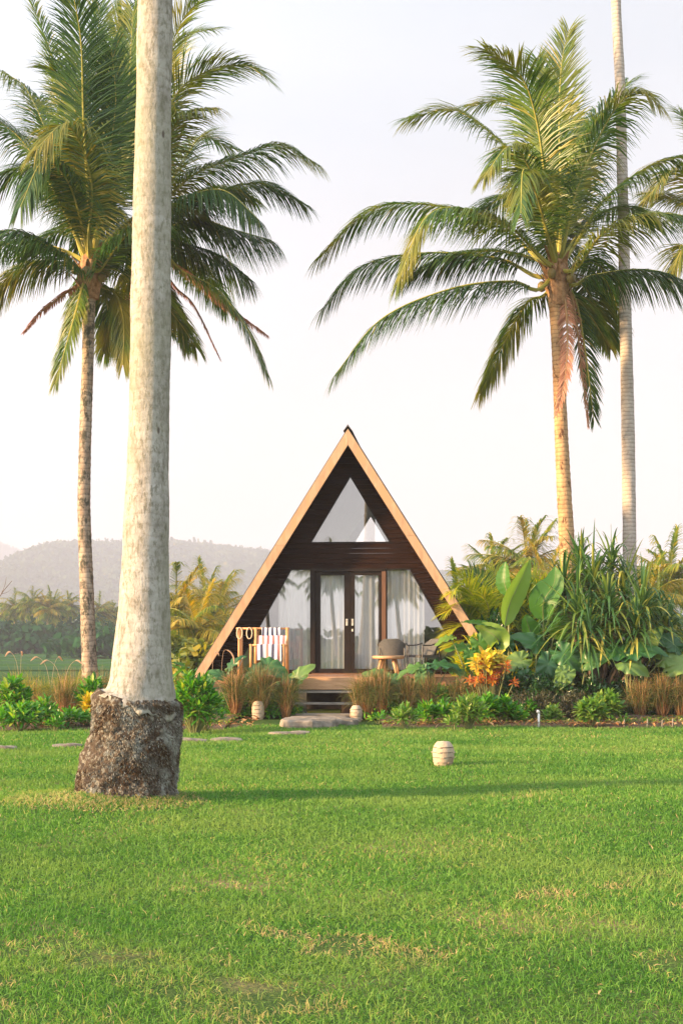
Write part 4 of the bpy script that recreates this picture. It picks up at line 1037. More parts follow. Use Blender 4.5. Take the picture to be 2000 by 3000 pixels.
def towel(name, label, x0, x1, ztop, zbot, y, back, m, skew=0.):
    loc = ((x0+x1)/2, y, ztop); mb = MB(); nx = 24; ys = [(-1, zbot), (-1, (zbot+ztop)/2), (-1, ztop-.01), (-.5, ztop+.018), (.5, ztop+.018), (1, ztop-.01), (1, ztop-back)]
    V = []
    for q in range(nx+1):
        x = x0+(x1-x0)*q/nx
        for k_, (s, z) in enumerate(ys):
            low = (k_ < 2)*(2-k_)
            V.append((x+skew*(ztop-z)-loc[0], .036*s+.012*math.sin(q*.9)*(low*.6)+.0*low-(.01*low), z-loc[2]+.02*math.sin(q*.35)*(low > 1)-.03*(q/nx)*(low > 1)))
    ny = len(ys)
    mb.add(V, [(q*ny+r, q*ny+r+1, (q+1)*ny+r+1, (q+1)*ny+r) for q in range(nx) for r in range(ny-1)])
    o = mb.build(name, m, None, smooth=True, loc=None); o.location = loc
    tag(o, label, 'towel', 'striped towels on the rack'); return o
towel('towel', 'navy and white striped towel folded over the top rail of the rack, the upper one', RX(400), RX(503), zt, RZv(1224), YR, .28, towel_mat('towel_navy', [NV, WH, NV, WH], .19))
towel('towel', 'white towel with red and navy stripes on the front rail of the rack', RX(376), RX(508), zm+.0, RZv(1355), YR-.32, .2, towel_mat('towel_red', [WH, NV, WH, RD], .24), skew=0.0)
towel('towel', 'white towel with muted red stripes filling the space between the two rails of the rack', RX(384), RX(534), RZv(1226), RZv(1280), YR-.2, .02, towel_mat('towel_rose', [RD, WH, (.36,.14,.15), WH], .22), skew=-.1)
# rope loops
for x, lab in ((281, 'loop of pale rope hanging at the left end of the rack rail'), (334, 'loop of pale rope hanging between the rack posts, right of the end loop')):
    mb = MB(); a = np.linspace(0, 2*PI, 22); c = (RX(x), YR-.045, zt-.10)
    mb.tube(np.stack([.058*np.sin(a)+.0*a, 0*a+.02*np.cos(a), .12*np.cos(a)], 1), .012, 6, cap=False)
    o = mb.build('rope_loop', M['rope'] if 'rope' in M else M['orange'], None, smooth=True); o.location = c
    tag(o, lab, 'rope', 'rope loops on the rack')

# ------------------------------------------------------------------ table and armchairs
YT = 30.3
tb_ = thing('side_table', 'round pale wooden side table with splayed legs right of the cabin doors', 'table', (GX(1137, YT-.25), YT-.25, DK))
mb = MB(); mb.lathe([(.001, .36), (.30, .36), (.335, .375), (.34, .40), (.335, .425), (.001, .43)], 32); mb.build('tabletop', M['fascia'], tb_)
for a in (35, 125, 215, 305):
    a = math.radians(a); mb = MB(); mb.tube([(.30*math.cos(a), .30*math.sin(a), 0), (.17*math.cos(a), .17*math.sin(a), .37)], [.024, .040], 10); mb.build('leg', M['fascia'], tb_, smooth=True)
M['wicker'] = solid('dark_woven', (.045,.045,.045), (.11,.11,.105), 40, .6, bump=.6)
M['steel'] = solid('dark_metal', (.03,.026,.024), (.05,.045,.04), 6, .4, bump=0)
def armchair(label, loc, rz, sc=1.0):
    c = thing('armchair', label, 'chair', loc, rz, 'dark armchairs on the porch'); c.scale = (sc,)*3
    # front of the chair is -y
    mb = MB(); mb.box((0, 0, .42), (.50, .48, .05), top=(1.04, 1.04)); mb.build('seat', M['wicker'], c)
    mb = MB(); V = []; n = 20
    for q in range(n+1):
        t = q/n*2-1; a = t*1.05; x = .31*math.sin(a)/math.sin(1.05)*.97; y = .27-.16*(1-math.cos(a))*1.6
        top = .80-.10*max(0, abs(t)-.45)/.55*1.2
        V += [(x*.86, y-.04, .44), (x*.95, y+.01, .62), (x, y+.05, top), (x, y+.075, top), (x*.95, y+.04, .62), (x*.86, y-.01, .44)]
    Q = [(q*6+r, q*6+(r+1) % 6, (q+1)*6+(r+1) % 6, (q+1)*6+r) for q in range(n) for r in range(6)]
    mb.add(V, Q); mb.build('backrest', M['wicker'], c, smooth=False)
    for sx in (-1, 1):
        mb = MB(); mb.tube([(sx*.30, .15, .70), (sx*.325, .0, .66), (sx*.33, -.22, .655)], .014, 8); mb.build('armrest', M['steel'], c)
        mb = MB(); mb.tube([(sx*.33, -.22, .66), (sx*.315, -.25, 0)], .013, 8); mb.build('leg', M['steel'], c)
        mb = MB(); mb.tube([(sx*.27, .22, .60), (sx*.29, .28, 0)], .013, 8); mb.build('leg', M['steel'], c)
    return c
armchair('dark woven armchair with its curved back turned to the lawn, behind the round side table', (GX(1150, 30.45), 30.45, DK), PI+math.radians(-8), .98)
armchair('dark metal armchair turned sideways, partly hidden by leaves, right of the side table', (GX(1240, 30.5), 30.5, DK), math.radians(-62), .98)

# ------------------------------------------------------------------ stones and lanterns
M['stone'] = solid('sandstone', (.15,.125,.10), (.31,.265,.215), 3.5, .9, bump=.9, c3=(.14,.12,.095), s3=2.2, bscale=9)
def slab(cx, cy, rx, ry, th, label, zoff=0., seed=0, rot=0., cat='stepping stone', group='flat stepping stones in the lawn'):
    random.seed(seed+50); n = 26; mb = MB(); V = []; rr = []
    for k in range(n):
        a = 2*PI*k/n; r = 1+.16*mnoise.noise(Vector((math.cos(a)*1.6+seed, math.sin(a)*1.6, seed*.7)))+.05*mnoise.noise(Vector((math.cos(a)*6+seed, math.sin(a)*6, 1)))
        r *= (abs(math.cos(a))**3+abs(math.sin(a))**3)**(-1/3)*.9; rr.append((math.cos(a)*rx*r, math.sin(a)*ry*r))
    levels_ = [(1.0, -.06), (1.02, th*.35), (1.0, th*.8), (.96, th), (.6, th*1.0+.012), (.2, th+.01)]
    for (s, z) in levels_:
        for (x, y) in rr:
            v = Vector((x*3+seed, y*3, z*4))
            V.append((x*s+.03*mnoise.noise(v), y*s+.03*mnoise.noise(v+Vector((5, 0, 0))), z+.022*mnoise.noise(v*1.4)))
    V.append((0, 0, th+.01)); L = len(levels_)
    Q = [(i*n+a, i*n+(a+1) % n, (i+1)*n+(a+1) % n, (i+1)*n+a) for i in range(L-1) for a in range(n)]
    T = [((L-1)*n+a, (L-1)*n+(a+1) % n, L*n) for a in range(n)]
    mb.add(V, Q, T); o = mb.build('stepping_stone', M['stone'], None, smooth=False)
    o.location = (cx, cy, float(gz(cx, cy))+zoff); o.rotation_euler = (0, 0, rot); tag(o, label, cat, group)
def yg(py): return EYE*F/(py-HOR)
slab(GX(905, 26.0), 26.1, .56, .75, .15, 'thick rough stone slab at the foot of the porch steps, in front', 0, 1)
slab(GX(930, 27.6), 27.75, .66, .62, .10, 'flatter stone slab right under the porch steps, behind the thick one', .0, 2)
slab(GX(1000, 27.3), 27.1, .35, .4, .11, 'small stone slab beside the steps near the right porch lantern', 0, 12)
for x, y, rx, ry, lab, sd in [(848, 2154, .38, .22, 'low flat stone in the grass just in front of the thick step slab', 3), (662, 2170, .28, .2, 'low flat stone in the grass right of the thick palm trunk', 4),
        (560, 2173, .28, .18, 'low stone in the grass closest to the right side of the thick trunk', 5), (200, 2187, .25, .16, 'round stone in the grass left of the thick palm trunk', 6), (8, 2192, .24, .16, 'stone in the grass cut by the left edge of the picture', 7)]:
    Y = yg(y); slab(GX(x, Y), Y, rx, ry, .035, lab, 0, sd)
M['lantern'] = solid('carved_sandstone', (.36,.27,.19), (.50,.40,.29), 16, .9, bump=.35, c3=(.30,.22,.15), s3=5)
def lantern(x, y, label, H, Rm, rz):
    Y = yg(y); X = GX(x, Y); l = thing('stone_lantern', label, 'lantern', (X, Y, float(gz(X, Y))), rz, 'banded stone garden lanterns')
    # stacked rings: foot, three bands and a dome, parted by slits
    zs = [0, .10, .31, .33, .50, .52, .70, .72, 1.0]
    def rad(z): 
        return Rm*math.sqrt(max(0, 1-((z-.56)/.50)**2 if z > .56 else 1-((.56-z)/.80)**2*.72))
    mb = MB(); mb.lathe([(rad(z)*.80 if z < .97 else .001, z*H) for z in np.linspace(0, .9, 20)], 28); mb.build('dark_core', M['void'], l)  # dark filling painted as the shade seen through the slits
    bands = [(0, .135), (.155, .335), (.36, .54), (.565, .735)]
    for k_, (a, b) in enumerate(bands):
        z = np.linspace(a, b, 6); pr = [(rad(a)*.78, a*H)]+[(rad(q), q*H) for q in z]+[(rad(b)*.78, b*H)]
        mb = MB(); mb.lathe(pr, 36); 
        # solid bridges in the slit above the band, as in openwork carving
        for aa in ([2.2, 5.0, 3.6], [4.2, .9, 5.9], [2.6, 5.6, 3.9], [3.9, .4])[k_]:
            zc = (b+.0115)*H; r = rad(b)*.93
            mb.box((r*math.cos(aa), r*math.sin(aa), zc), (.05, .05, .024*H+.004), rz=aa)
        mb.build('band', M['lantern'], l, smooth=False)
    z = np.linspace(.76, 1.0, 12); mb = MB(); mb.lathe([(rad(.76)*.78, .76*H)]+[(max(.001, rad(q)*(1 if q < .999 else 0)), q*H) for q in z]+[(.0005, 1.052*H)], 36); mb.build('dome', M['lantern'], l, smooth=True)
lantern(1298, 2246, 'banded stone lantern standing alone out on the lawn, nearest to the viewer', .315, .138, .3)
lantern(756, 2110, 'banded stone lantern left of the porch steps, in front of brown grass', .37, .125, 1.5)
lantern(1043, 2112, 'banded stone lantern right of the porch steps', .33, .12, 2.6)
# white standpipe
M['pvc'] = solid('white_pvc', (.62,.60,.56), (.74,.72,.68), 8, .5, bump=0)
Y = yg(2135); tp = thing('standpipe', 'short white garden pipe with a bent tap head at the lawn edge', 'pipe', (GX(1577, Y), Y, float(gz(0, Y))))
mb = MB(); mb.tube([(0, 0, -.02), (0, 0, .27)], .021, 12); mb.build('pipe', M['pvc'], tp, smooth=True)
mb = MB(); mb.tube([(0, 0, .265), (0, 0, .29), (-.012, -.012, .305), (-.035, -.02, .31)], .028, 12); mb.build('tap', M['pvc'], tp, smooth=True)
# small stakes
for q, (x, y, h) in enumerate([(1826, 2134, .20), (1894, 2135, .22), (1937, 2136, .20), (1968, 2136, .23)]):
    Y = yg(y); mb = MB(); mb.tube([(0, 0, -.02), (.01, 0, h*.8)], .011, 7)
    o = mb.build('stake', M['greywood'], None); o.location = (GX(x, Y), Y, float(gz(0, Y)))
    tag(o, ['short wooden stake at the lawn edge, leftmost of four, below a small green shoot', 'short wooden stake at the lawn edge, second of four, left of the brown grass clump', 'short wooden stake at the lawn edge, third of four', 'short wooden stake at the lawn edge, rightmost of four'][q], 'stake', 'short stakes along the bed edge')

# ------------------------------------------------------------------ garden plants
M['lush'] = leaf('lush_leaf', [(0, (.030,.13,.014)), (.5, (.065,.25,.020)), (.85, (.14,.36,.03)), (1, (.34,.40,.05))], .35, .35, .5)
M['lime'] = leaf('lime_leaf', [(0, (.07,.18,.025)), (.5, (.12,.26,.035)), (1, (.26,.34,.07))], .4, .35, .45)
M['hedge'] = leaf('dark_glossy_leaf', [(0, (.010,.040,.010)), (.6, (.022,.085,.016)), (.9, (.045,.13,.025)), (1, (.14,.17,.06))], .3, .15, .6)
M['duskleaf'] = leaf('dark_reddish_leaf', [(0, (.022,.028,.012)), (.6, (.055,.06,.022)), (1, (.12,.09,.05))], .5, .2, .4)
M['straw'] = leaf('straw_blade', [(0, (.08,.04,.018)), (.5, (.25,.115,.045)), (.8, (.46,.25,.10)), (1, (.58,.42,.23))], .7, .2, .2)
M['gbrown'] = leaf('brown_green_blade', [(0, (.025,.06,.014)), (.5, (.08,.12,.026)), (.82, (.19,.16,.04)), (1, (.40,.28,.11))], .6, .3, .3)
M['ggreen'] = leaf('grass_clump_green', [(0, (.07,.13,.02)), (.6, (.24,.27,.04)), (1, (.52,.38,.07))], .6, .35, .3)
M['taro'] = leaf('taro_leaf', [(0, (.022,.095,.026)), (.6, (.05,.16,.036)), (1, (.18,.28,.055))], .38, .25, .5)
M['banana'] = leaf('banana_leaf', [(0, (.05,.17,.025)), (.6, (.10,.24,.035)), (1, (.22,.34,.06))], .4, .45, .4)
M['areca'] = leaf('areca_leaf', [(0, (.16,.27,.02)), (.5, (.40,.45,.035)), (1, (.66,.56,.05))], .4, .45, .4)
M['arecag'] = leaf('areca_leaf_green', [(0, (.04,.11,.015)), (.6, (.11,.21,.025)), (1, (.38,.36,.04))], .4, .4, .4)
M['pand'] = leaf('pandanus_leaf', [(0, (.030,.095,.028)), (.5, (.06,.155,.032)), (.75, (.16,.24,.04)), (1, (.50,.44,.08))], .35, .25, .5)
M['cry'] = leaf('croton_yellow', [(0, (.30,.32,.03)), (.4, (.55,.46,.03)), (.8, (.66,.42,.04)), (1, (.20,.25,.04))], .4, .3, .4)
M['cro'] = leaf('croton_orange', [(0, (.20,.04,.02)), (.4, (.46,.11,.02)), (.8, (.55,.26,.03)), (1, (.20,.12,.03))], .4, .3, .4)
M['stem'] = solid('plant_stem', (.12,.16,.04), (.24,.24,.10), 5, .6, bump=0)
M['seed'] = leaf('seed_head', [(0, (.40,.28,.18)), (1, (.62,.48,.36))], .9, .4, .1)
OB = [1, .0]
def placed(x, py, Y=None):
    """x, foot row in the photograph -> world; the row gives the distance"""
    Y = yg(py) if Y is None else Y
    X = GX(x, Y); return X, Y, float(gz(X, Y))+.05
def whorl(mb, c, up, nl, L, W, m=0, spread=(20, 75), R=None, droop=.35, prof=(.25,.75,1,.85,.15), segs=4):
    up = np.array(up, float); up /= np.linalg.norm(up)
    a = np.cross(up, [0.3, 1, 0.1]); a /= np.linalg.norm(a); b = np.cross(up, a)
    th = np.arange(nl)*2.399+RNG.random()*6; el = np.radians(np.linspace(spread[1], spread[0], nl)+RNG.normal(0, 6, nl))
    h = a[None]*np.cos(th)[:, None]+b[None]*np.sin(th)[:, None]
    D = h*np.cos(el)[:, None]+up*np.sin(el)[:, None]; N = -h*np.sin(el)[:, None]+up*np.cos(el)[:, None]
    P0 = c+h*.01-up*np.linspace(0, L*.45, nl)[:, None]
    mb.ribbons(P0, D, N, L*RNG.uniform(.75, 1.1, nl), W*RNG.uniform(.85, 1.1, nl), droop, segs, prof, fold=.18, m=m, R=R)
def leafy_shrub(x, py, ptop, wpx, label, mat_='lush', nst=14, nl=13, L=.17, W=.055, group='bright green broad-leaved shrubs along the bed', Y=None, name='shrub', cat='shrub', low=.35, depth=.7, prof=(.25,.75,1,.85,.15), extra=None):
    X, Y, z = placed(x, py, Y); H = (EYE+(HOR-ptop)*Y/F)-z; RX_ = wpx*Y/F/2
    p = thing(name, label, cat, (X, Y, z), group=group); f = MB(); s = MB()
    for k in range(nst):
        a = k*2.399; r = math.sqrt((k+.5)/nst)
        hx = r*math.cos(a)*RX_*.85; hy = r*math.sin(a)*RX_*depth; hz = H*(low+(1-low)*(1-r*r*.75))*random.uniform(.78, 1.0)-L*.3
        tip = np.array([hx, hy, max(.05, hz)])
        s.tube(catmull([(hx*.15, hy*.15, -.06), (hx*.6, hy*.6, tip[2]*.45), tip], 7), np.linspace(.011, .005, 7), 5)
        d = np.array([hx, hy, .9*H])
        whorl(f, tip, d, nl, L, W, prof=prof)
        if tip[2] > L*1.4: whorl(f, tip*np.array([.85, .85, .66]), d, nl//2, L*.9, W*.9, spread=(-5, 35), prof=prof)
    f.build('foliage', M[mat_], p); s.build('stems', M['stem'], p)
    if extra: extra(p, H, RX_)
    return p
def grass_clump(x, py, ptop, wpx, label, mats=('straw', 'gbrown'), n=420, group='clumps of brown fountain grass', Y=None, splay=.35, base=.35, heads=0, ww=.006):
    X, Y, z = placed(x, py, Y); H = (EYE+(HOR-ptop)*Y/F)-z; RW = wpx*Y/F/2
    p = thing('grass_clump', label, 'ornamental grass', (X, Y, z-.02), group=group)
    a = RNG.random(n)*6.283; r = np.sqrt(RNG.random(n))*RW*base
    P = np.stack([r*np.cos(a), r*np.sin(a), 0*a], 1); a2 = a+RNG.normal(0, .9, n)
    sp = np.abs(RNG.normal(0, splay*.8, n))
    D = np.stack([np.cos(a2)*sp, np.sin(a2)*sp, 1+0*a], 1)
    n1 = n*4//10; mb = MB(); mb.ribbons(P[:n1], D[:n1]*np.array([.45, .45, 1]), RNG.normal(0, 1, (n1, 3))*np.array([1, 1, .1]), H*RNG.uniform(.25, 1.05, n1), ww*1.15, RNG.uniform(.0, .2, n1), 4, [.7, 1, .9, .6, .2])
    mb.build('dry_stalks', M[mats[0]], p)
    mb = MB(); n2 = n-n1; hh = RNG.uniform(.25, .6, n2)[:, None]*H*np.array([0, 0, 1.])
    mb.ribbons(P[n1:]*1.3+hh, D[n1:]*np.array([2.0, 2.0, 1]), RNG.normal(0, 1, (n2, 3))*np.array([1, 1, .1]), H*RNG.uniform(.35, .75, n2), ww, RNG.uniform(.25, 1.3, n2), 5, [.8, 1, .9, .7, .4, .1])
    mb.build('blades', M[mats[1]], p)
    for k in range(heads):
        aa = random.random()*6.28; t = catmull([(0, 0, H*.6), (.12*math.cos(aa), .1*math.sin(aa), H*1.15), (.3*math.cos(aa), .2*math.sin(aa), H*1.35), (.45*math.cos(aa), .3*math.sin(aa), H*1.25)], 14)
        q = MB(); q.tube(t[:9], .003, 4); q.tube(t[8:], [.006, .016, .02, .018, .012, .004], 6, R=.5); q.build('seed_head', M['seed'], p)
    return p

HEART = np.array([(0, 1.0), (10, .90), (22, .76), (40, .64), (62, .57), (90, .53), (120, .52), (145, .53), (160, .46), (172, .26), (180, .10)])
def heart_leaf(mb, c, tipdir, normal, L, m=0, R=.5, cup=.30, wave=.05, narrow=.76):
    t = np.array(tipdir, float); t /= np.linalg.norm(t); nrm = np.array(normal, float); nrm -= (nrm@t)*t; nrm /= np.linalg.norm(nrm); s = np.cross(t, nrm)
    na, nr = 48, 5; V = [np.array(c)]; ph = RNG.random()*6
    for i in range(1, nr+1):
        f = i/nr
        for k in range(na):
            th = -PI+2*PI*k/na; deg = abs(math.degrees(th)); r = np.interp(deg, HEART[:, 0], HEART[:, 1])*L*f*.72
            u = r*math.cos(th); v = r*math.sin(th)*narrow
            ribs = .006*L*abs(math.sin(th*6))*f
            z = -cup*(r/L)**2*L*1.2+abs(v)*.22+wave*L*math.sin(th*9+ph)*f**3-ribs-.25*max(0, u)**2/L
            V.append(np.array(c)+t*u+s*v+nrm*z)
    T = [(0, 1+k, 1+(k+1) % na) for k in range(na)]
    Q = [(1+(i-1)*na+k, 1+i*na+k, 1+i*na+(k+1) % na, 1+(i-1)*na+(k+1) % na) for i in range(1, nr) for k in range(na)]
    mb.add(V, Q, T, R=R, m=m)
def taro(x, py, leaves, label, Y=None, mat_='taro', group='big-leaved elephant ear plants'):
    """leaves: (photo x, y of the leaf's centre, size in px, direction the tip points in degrees from +x in the picture, tilt towards the viewer)"""
    X, Y, z = placed(x, py, Y); o = np.array([X, Y, z]); p = thing('elephant_ear_plant', label, 'plant', o, group=group)
    for (lx, ly, sz, ang, tilt, dy) in leaves:
        c = S(lx, ly, Y+dy)-o; L = sz*Y/F*.92; a = math.radians(ang)
        td = np.array([math.cos(a), -.25, math.sin(a)]); nr = np.array([-.15*math.cos(a), -math.sin(math.radians(tilt)), math.cos(math.radians(tilt))])
        mb = MB(); heart_leaf(mb, c-td*L*.15, td, nr, L, R=random.random()); lf = mb.build('leaf', M[mat_], p, smooth=True)
        s = MB(); b = np.array([random.uniform(-.06, .06), random.uniform(-.04, .04), -.03]); e = c-td*L*.15
        s.tube(catmull([b, b*.4+e*np.array([.35, .4, .55]), e*np.array([.85, .9, .95]), e+np.array([0, 0, -.005])], 14), np.linspace(.016, .007, 14), 6); s.build('petiole', M['stem'], lf)
    return p

# --- left bed
leafy_shrub(570, 2150, 1962, 165, 'large bright green shrub between the thick trunk and the first brown grass clump', nst=46, nl=15, L=.19, W=.05)
leafy_shrub(598, 2142, 2040, 130, 'low leafy bush at the right foot of the large bright green shrub', nst=14, nl=11, L=.17, W=.05, mat_='lush')
leafy_shrub(40, 2120, 1975, 120, 'bright green shrub at the left edge, the upper one in the bed', nst=20, nl=14, L=.2, W=.065)
leafy_shrub(60, 2140, 2050, 150, 'bright green low shrub at the left edge, in front of the upper one', nst=20, nl=13, L=.17, W=.055)
leafy_shrub(270, 2110, 1968, 90, 'bright green shrub right at the left side of the thick trunk, large fresh leaves', nst=13, nl=13, L=.22, W=.075)
leafy_shrub(205, 2135, 2070, 95, 'small bright green shrub in the left bed below the brown grass', nst=10, nl=13, L=.17, W=.055)
leafy_shrub(248, 2132, 2080, 60, 'little green shoot against the root bole, in the left bed', nst=6, nl=12, L=.14, W=.05)
leafy_shrub(105, 2138, 2092, 50, 'tiny green seedling at the edge of the left bed', nst=5, nl=10, L=.12, W=.04)
leafy_shrub(10, 2142, 2080, 60, 'small green seedling in the left corner of the bed', nst=6, nl=11, L=.14, W=.045)
grass_clump(185, 2110, 1975, 90, 'brown fountain grass clump between the two trunks in the left bed', splay=.5, heads=2)
grass_clump(95, 2105, 1965, 100, 'golden grass clump at the left behind the green shrubs', mats=('straw', 'ggreen'), splay=.6)
grass_clump(150, 2095, 1965, 110, 'yellow-green grass clump in the middle of the left bed', mats=('ggreen', 'ggreen'), splay=.6, heads=2)
grass_clump(240, 2095, 1960, 90, 'yellow-green grass clump behind the shrub beside the trunk', mats=('ggreen', 'ggreen'), splay=.5)
grass_clump(25, 2092, 1968, 90, 'reddish brown grass clump at the far left edge', splay=.6)
grass_clump(300, 2080, 1950, 80, 'reddish grass clump against the left flank of the thick trunk', splay=.6)
grass_clump(535, 2085, 1965, 100, 'yellow-green grass clump between the thick trunk and the cabin', mats=('ggreen', 'ggreen'), splay=.6)
def broad_croton(x, py, ptop, wpx, label, mat_, Y):
    leafy_shrub(x, py, ptop, wpx, label, mat_=mat_, nst=12, nl=12, L=.2, W=.06, Y=Y, group='coloured croton bushes', name='croton')
broad_croton(262, 2120, 2030, 40, 'yellow croton bush at the left side of the thick trunk below the green leaves', 'cry', 27.2)
broad_croton(528, 2120, 2020, 60, 'orange croton just right of the thick trunk behind the large green shrub', 'cro', 28.5)
broad_croton(540, 2100, 1985, 70, 'yellow croton just right of the thick trunk, above the orange one', 'cry', 29.5)
leafy_shrub(130, 2132, 2040, 90, 'green shrub in front of the middle grass clumps of the left bed', nst=12, nl=13, L=.18, W=.055)
leafy_shrub(160, 2142, 2095, 60, 'low sprawling green seedling below the middle of the left bed', nst=7, nl=11, L=.13, W=.045)
grass_clump(60, 2098, 1955, 110, 'tall golden grass clump at the left with seed heads against the rice field', mats=('ggreen', 'ggreen'), splay=.6, heads=2, n=600)
grass_clump(210, 2100, 1950, 100, 'golden grass clump at the foot of the lichened trunk', mats=('straw', 'ggreen'), splay=.6, n=600)
# --- fountain grass by the porch
for x, py, pt, wp, lab, n in [(690, 2098, 1965, 62, 'brown grass clump left of the porch, leftmost of three behind the lantern', 620), (763, 2098, 1955, 66, 'brown grass clump directly behind the left porch lantern', 700),
     (838, 2098, 1985, 60, 'brown grass clump at the left side of the porch steps', 620), (1052, 2100, 1985, 42, 'thin reddish grass tuft behind the right porch lantern', 240),
     (1078, 2102, 1975, 60, 'brown and green grass clump right of the right porch lantern', 480), (1118, 2103, 1965, 66, 'tallest straw-coloured grass clump right of the porch steps', 700),
     (1196, 2100, 1985, 60, 'straw-coloured grass clump under the elephant ear leaves', 560), (1255, 2096, 1985, 60, 'dark brown grass clump between the elephant ear and the croton', 480), (1340, 2094, 1990, 70, 'brown grass clump below the croton', 480),
     (1395, 2090, 1985, 60, 'brown grass clump right of the croton, half hidden by green shrubs', 400),
     (1875, 2110, 1995, 60, 'reddish brown grass clump at the right, leftmost of three', 640), (1937, 2112, 1985, 56, 'reddish brown grass clump at the right, middle of three', 640), (1992, 2112, 1992, 56, 'reddish brown grass clump cut by the right edge of the picture', 600)]:
    grass_clump(x, py, pt-14, wp*.98, lab, n=int(n*1.9), splay=.5, base=.36, ww=.0065, Y=28.45 if x < 1500 else 27.9)
# pampas plumes beside the cabin's foot
X, Y, z = placed(640, 2095); pl = thing('pampas_grass', 'pale arching seed plumes rising against the dark lower left of the cabin', 'ornamental grass', (X, 29.4, .05)); o = np.array(pl.location)
for pts in ([(640, 2080), (648, 1980), (655, 1910), (672, 1908), (684, 1925), (686, 1950)], [(630, 2080), (622, 1980), (628, 1918), (638, 1912), (642, 1922)], [(668, 2080), (680, 2000), (702, 1950), (712, 1925)]):
    P = catmull([S(a, b, 29.3)-o for a, b in pts], 26); mb = MB(); mb.tube(P[:14], .004, 5); mb.tube(P[13:], np.r_[.006, np.linspace(.014, .016, 8), np.linspace(.014, .004, 4)], 6); q = mb.build('plume', M['seed'], pl)
# --- elephant ears
taro(700, 2080, [(612, 1990, 62, 200, 55, 0), (680, 1945, 80, 55, 30, .1), (640, 1975, 60, 150, 60, -.1)], 'elephant ear plant with pale upturned leaf at the foot of the left roof edge', Y=29.25)
taro(765, 2080, [(745, 1972, 90, 215, 60, 0), (800, 1955, 110, -20, 50, .1)], 'elephant ear plant with a wide dark leaf in front of the towel rack', Y=29.3)
taro(865, 2085, [(840, 1990, 105, 35, 25, -.1), (880, 1975, 90, 48, 55, -.2), (860, 2010, 60, -75, 70, 0)], 'elephant ear plant leaning towards the left of the porch landing', Y=29.0)
taro(1110, 2085, [(1060, 2000, 70, 200, 50, 0), (1110, 1975, 90, 160, 45, .1), (1160, 1990, 80, -10, 45, 0), (1200, 2010, 70, -60, 60, 0)], 'elephant ear plant among brown grass right of the landing', Y=29.3)
taro(1260, 2075, [(1215, 1955, 110, 185, 18, 0), (1290, 1945, 110, 10, 22, 0), (1230, 1990, 70, -100, 75, -.2), (1250, 1975, 70, -60, 75, -.1), (1330, 1960, 90, -10, 30, .1)], 'elephant ear plant with flat dark leaves in front of the sideways armchair', Y=29.2)
taro(1390, 2060, [(1350, 1895, 90, 170, 30, .2), (1410, 1895, 95, -60, 70, 0), (1375, 1925, 70, -95, 80, -.2), (1305, 1870, 70, 190, 20, .1)], 'large-leaved plant right behind the croton at the roof foot', Y=29.4, mat_='banana')
taro(1560, 2070, [(1510, 1940, 110, 200, 70, 0), (1560, 1880, 120, 150, 60, .3), (1600, 1960, 120, -110, 78, -.3), (1480, 1880, 90, 110, 70, .2), (1530, 1985, 80, 200, 75, -.3)], 'elephant ear plant with broad leaves left of the pandanus foot', Y=28.6)
taro(1690, 2070, [(1665, 1925, 130, -35, 80, 0), (1735, 1935, 100, 20, 65, -.1), (1650, 1985, 95, -130, 75, -.3), (1760, 1900, 120, 170, 40, .3), (1640, 1975, 60, -110, 80, -.3)], 'elephant ear plant with scalloped leaves in the middle below the pandanus', Y=28.3)
taro(1840, 2070, [(1800, 1910, 150, 185, 30, 0), (1870, 1905, 150, 15, 35, -.1), (1900, 1880, 110, 60, 55, .2), (1850, 1950, 110, -20, 65, -.2), (1960, 1930, 100, 10, 60, .2)], 'elephant ear plant with long spreading leaves at the right below the pandanus', Y=28.3)
taro(1985, 2070, [(1960, 1880, 120, 150, 55, 0), (1990, 1950, 110, 200, 60, -.2), (2040, 1900, 100, 20, 50, 0)], 'elephant ear plant at the right edge of the picture', Y=28.6)
# --- croton, banana leaves
X, Y, z = placed(1432, 2075, 28.2); cr_ = thing('croton', 'croton bush with yellow upper leaves and red-orange lower leaves', 'shrub', (X, Y, z)); o = np.array(cr_.location)
f1, f2, s_ = MB(), MB(), MB()
for k in range(64):
    yel = k % 5 < 2; px, py = random.gauss(1430, 25), (random.uniform(1918, 1950) if yel else random.uniform(1940, 2000))
    c = S(px, py, Y+random.uniform(-.35, .2))-o
    s_.tube([(c[0]*.3, 0, 0), c], [.012, .006], 5)
    if yel: whorl(f1, c, (c[0]*.6, -.5, 1), 10, .2, .075, spread=(5, 75), prof=(.3,.7,1,.9,.3))
    else: whorl(f2, c, (c[0]*.6, -.8, .8), 13, .125, .034, spread=(0, 70), prof=(.3,.8,1,.8,.2))
f1.build('yellow_foliage', M['cry'], cr_); f2.build('orange_foliage', M['cro'], cr_); s_.build('stems', M['stem'], cr_)
def blade_leaf(mb, P, W, roll, R=.5, segs=22, seed=0):
    C, L = resample(catmull(P, 40), segs+1); T = np.gradient(C, axis=0); T /= np.linalg.norm(T, axis=1)[:, None]
    r = np.array(roll, float); V = []
    for i in range(segs+1):
        t = i/segs; w = W*(math.sin(PI*min(1, t*1.02)**.8)**.62 if 0 < t < .98 else .05); s = np.cross(T[i], r); s /= np.linalg.norm(s); n = np.cross(s, T[i])
        for j, o_ in enumerate((-1, -.5, 0, .5, 1)):
            V.append(C[i]+s*w/2*o_+n*(abs(o_)*w*.16+.015*math.sin(i*2.1+j*2+seed)*abs(o_)))
    mb.add(V, [(i*5+j, i*5+j+1, i*5+6+j, i*5+5+j) for i in range(segs) for j in range(4)], R=R)
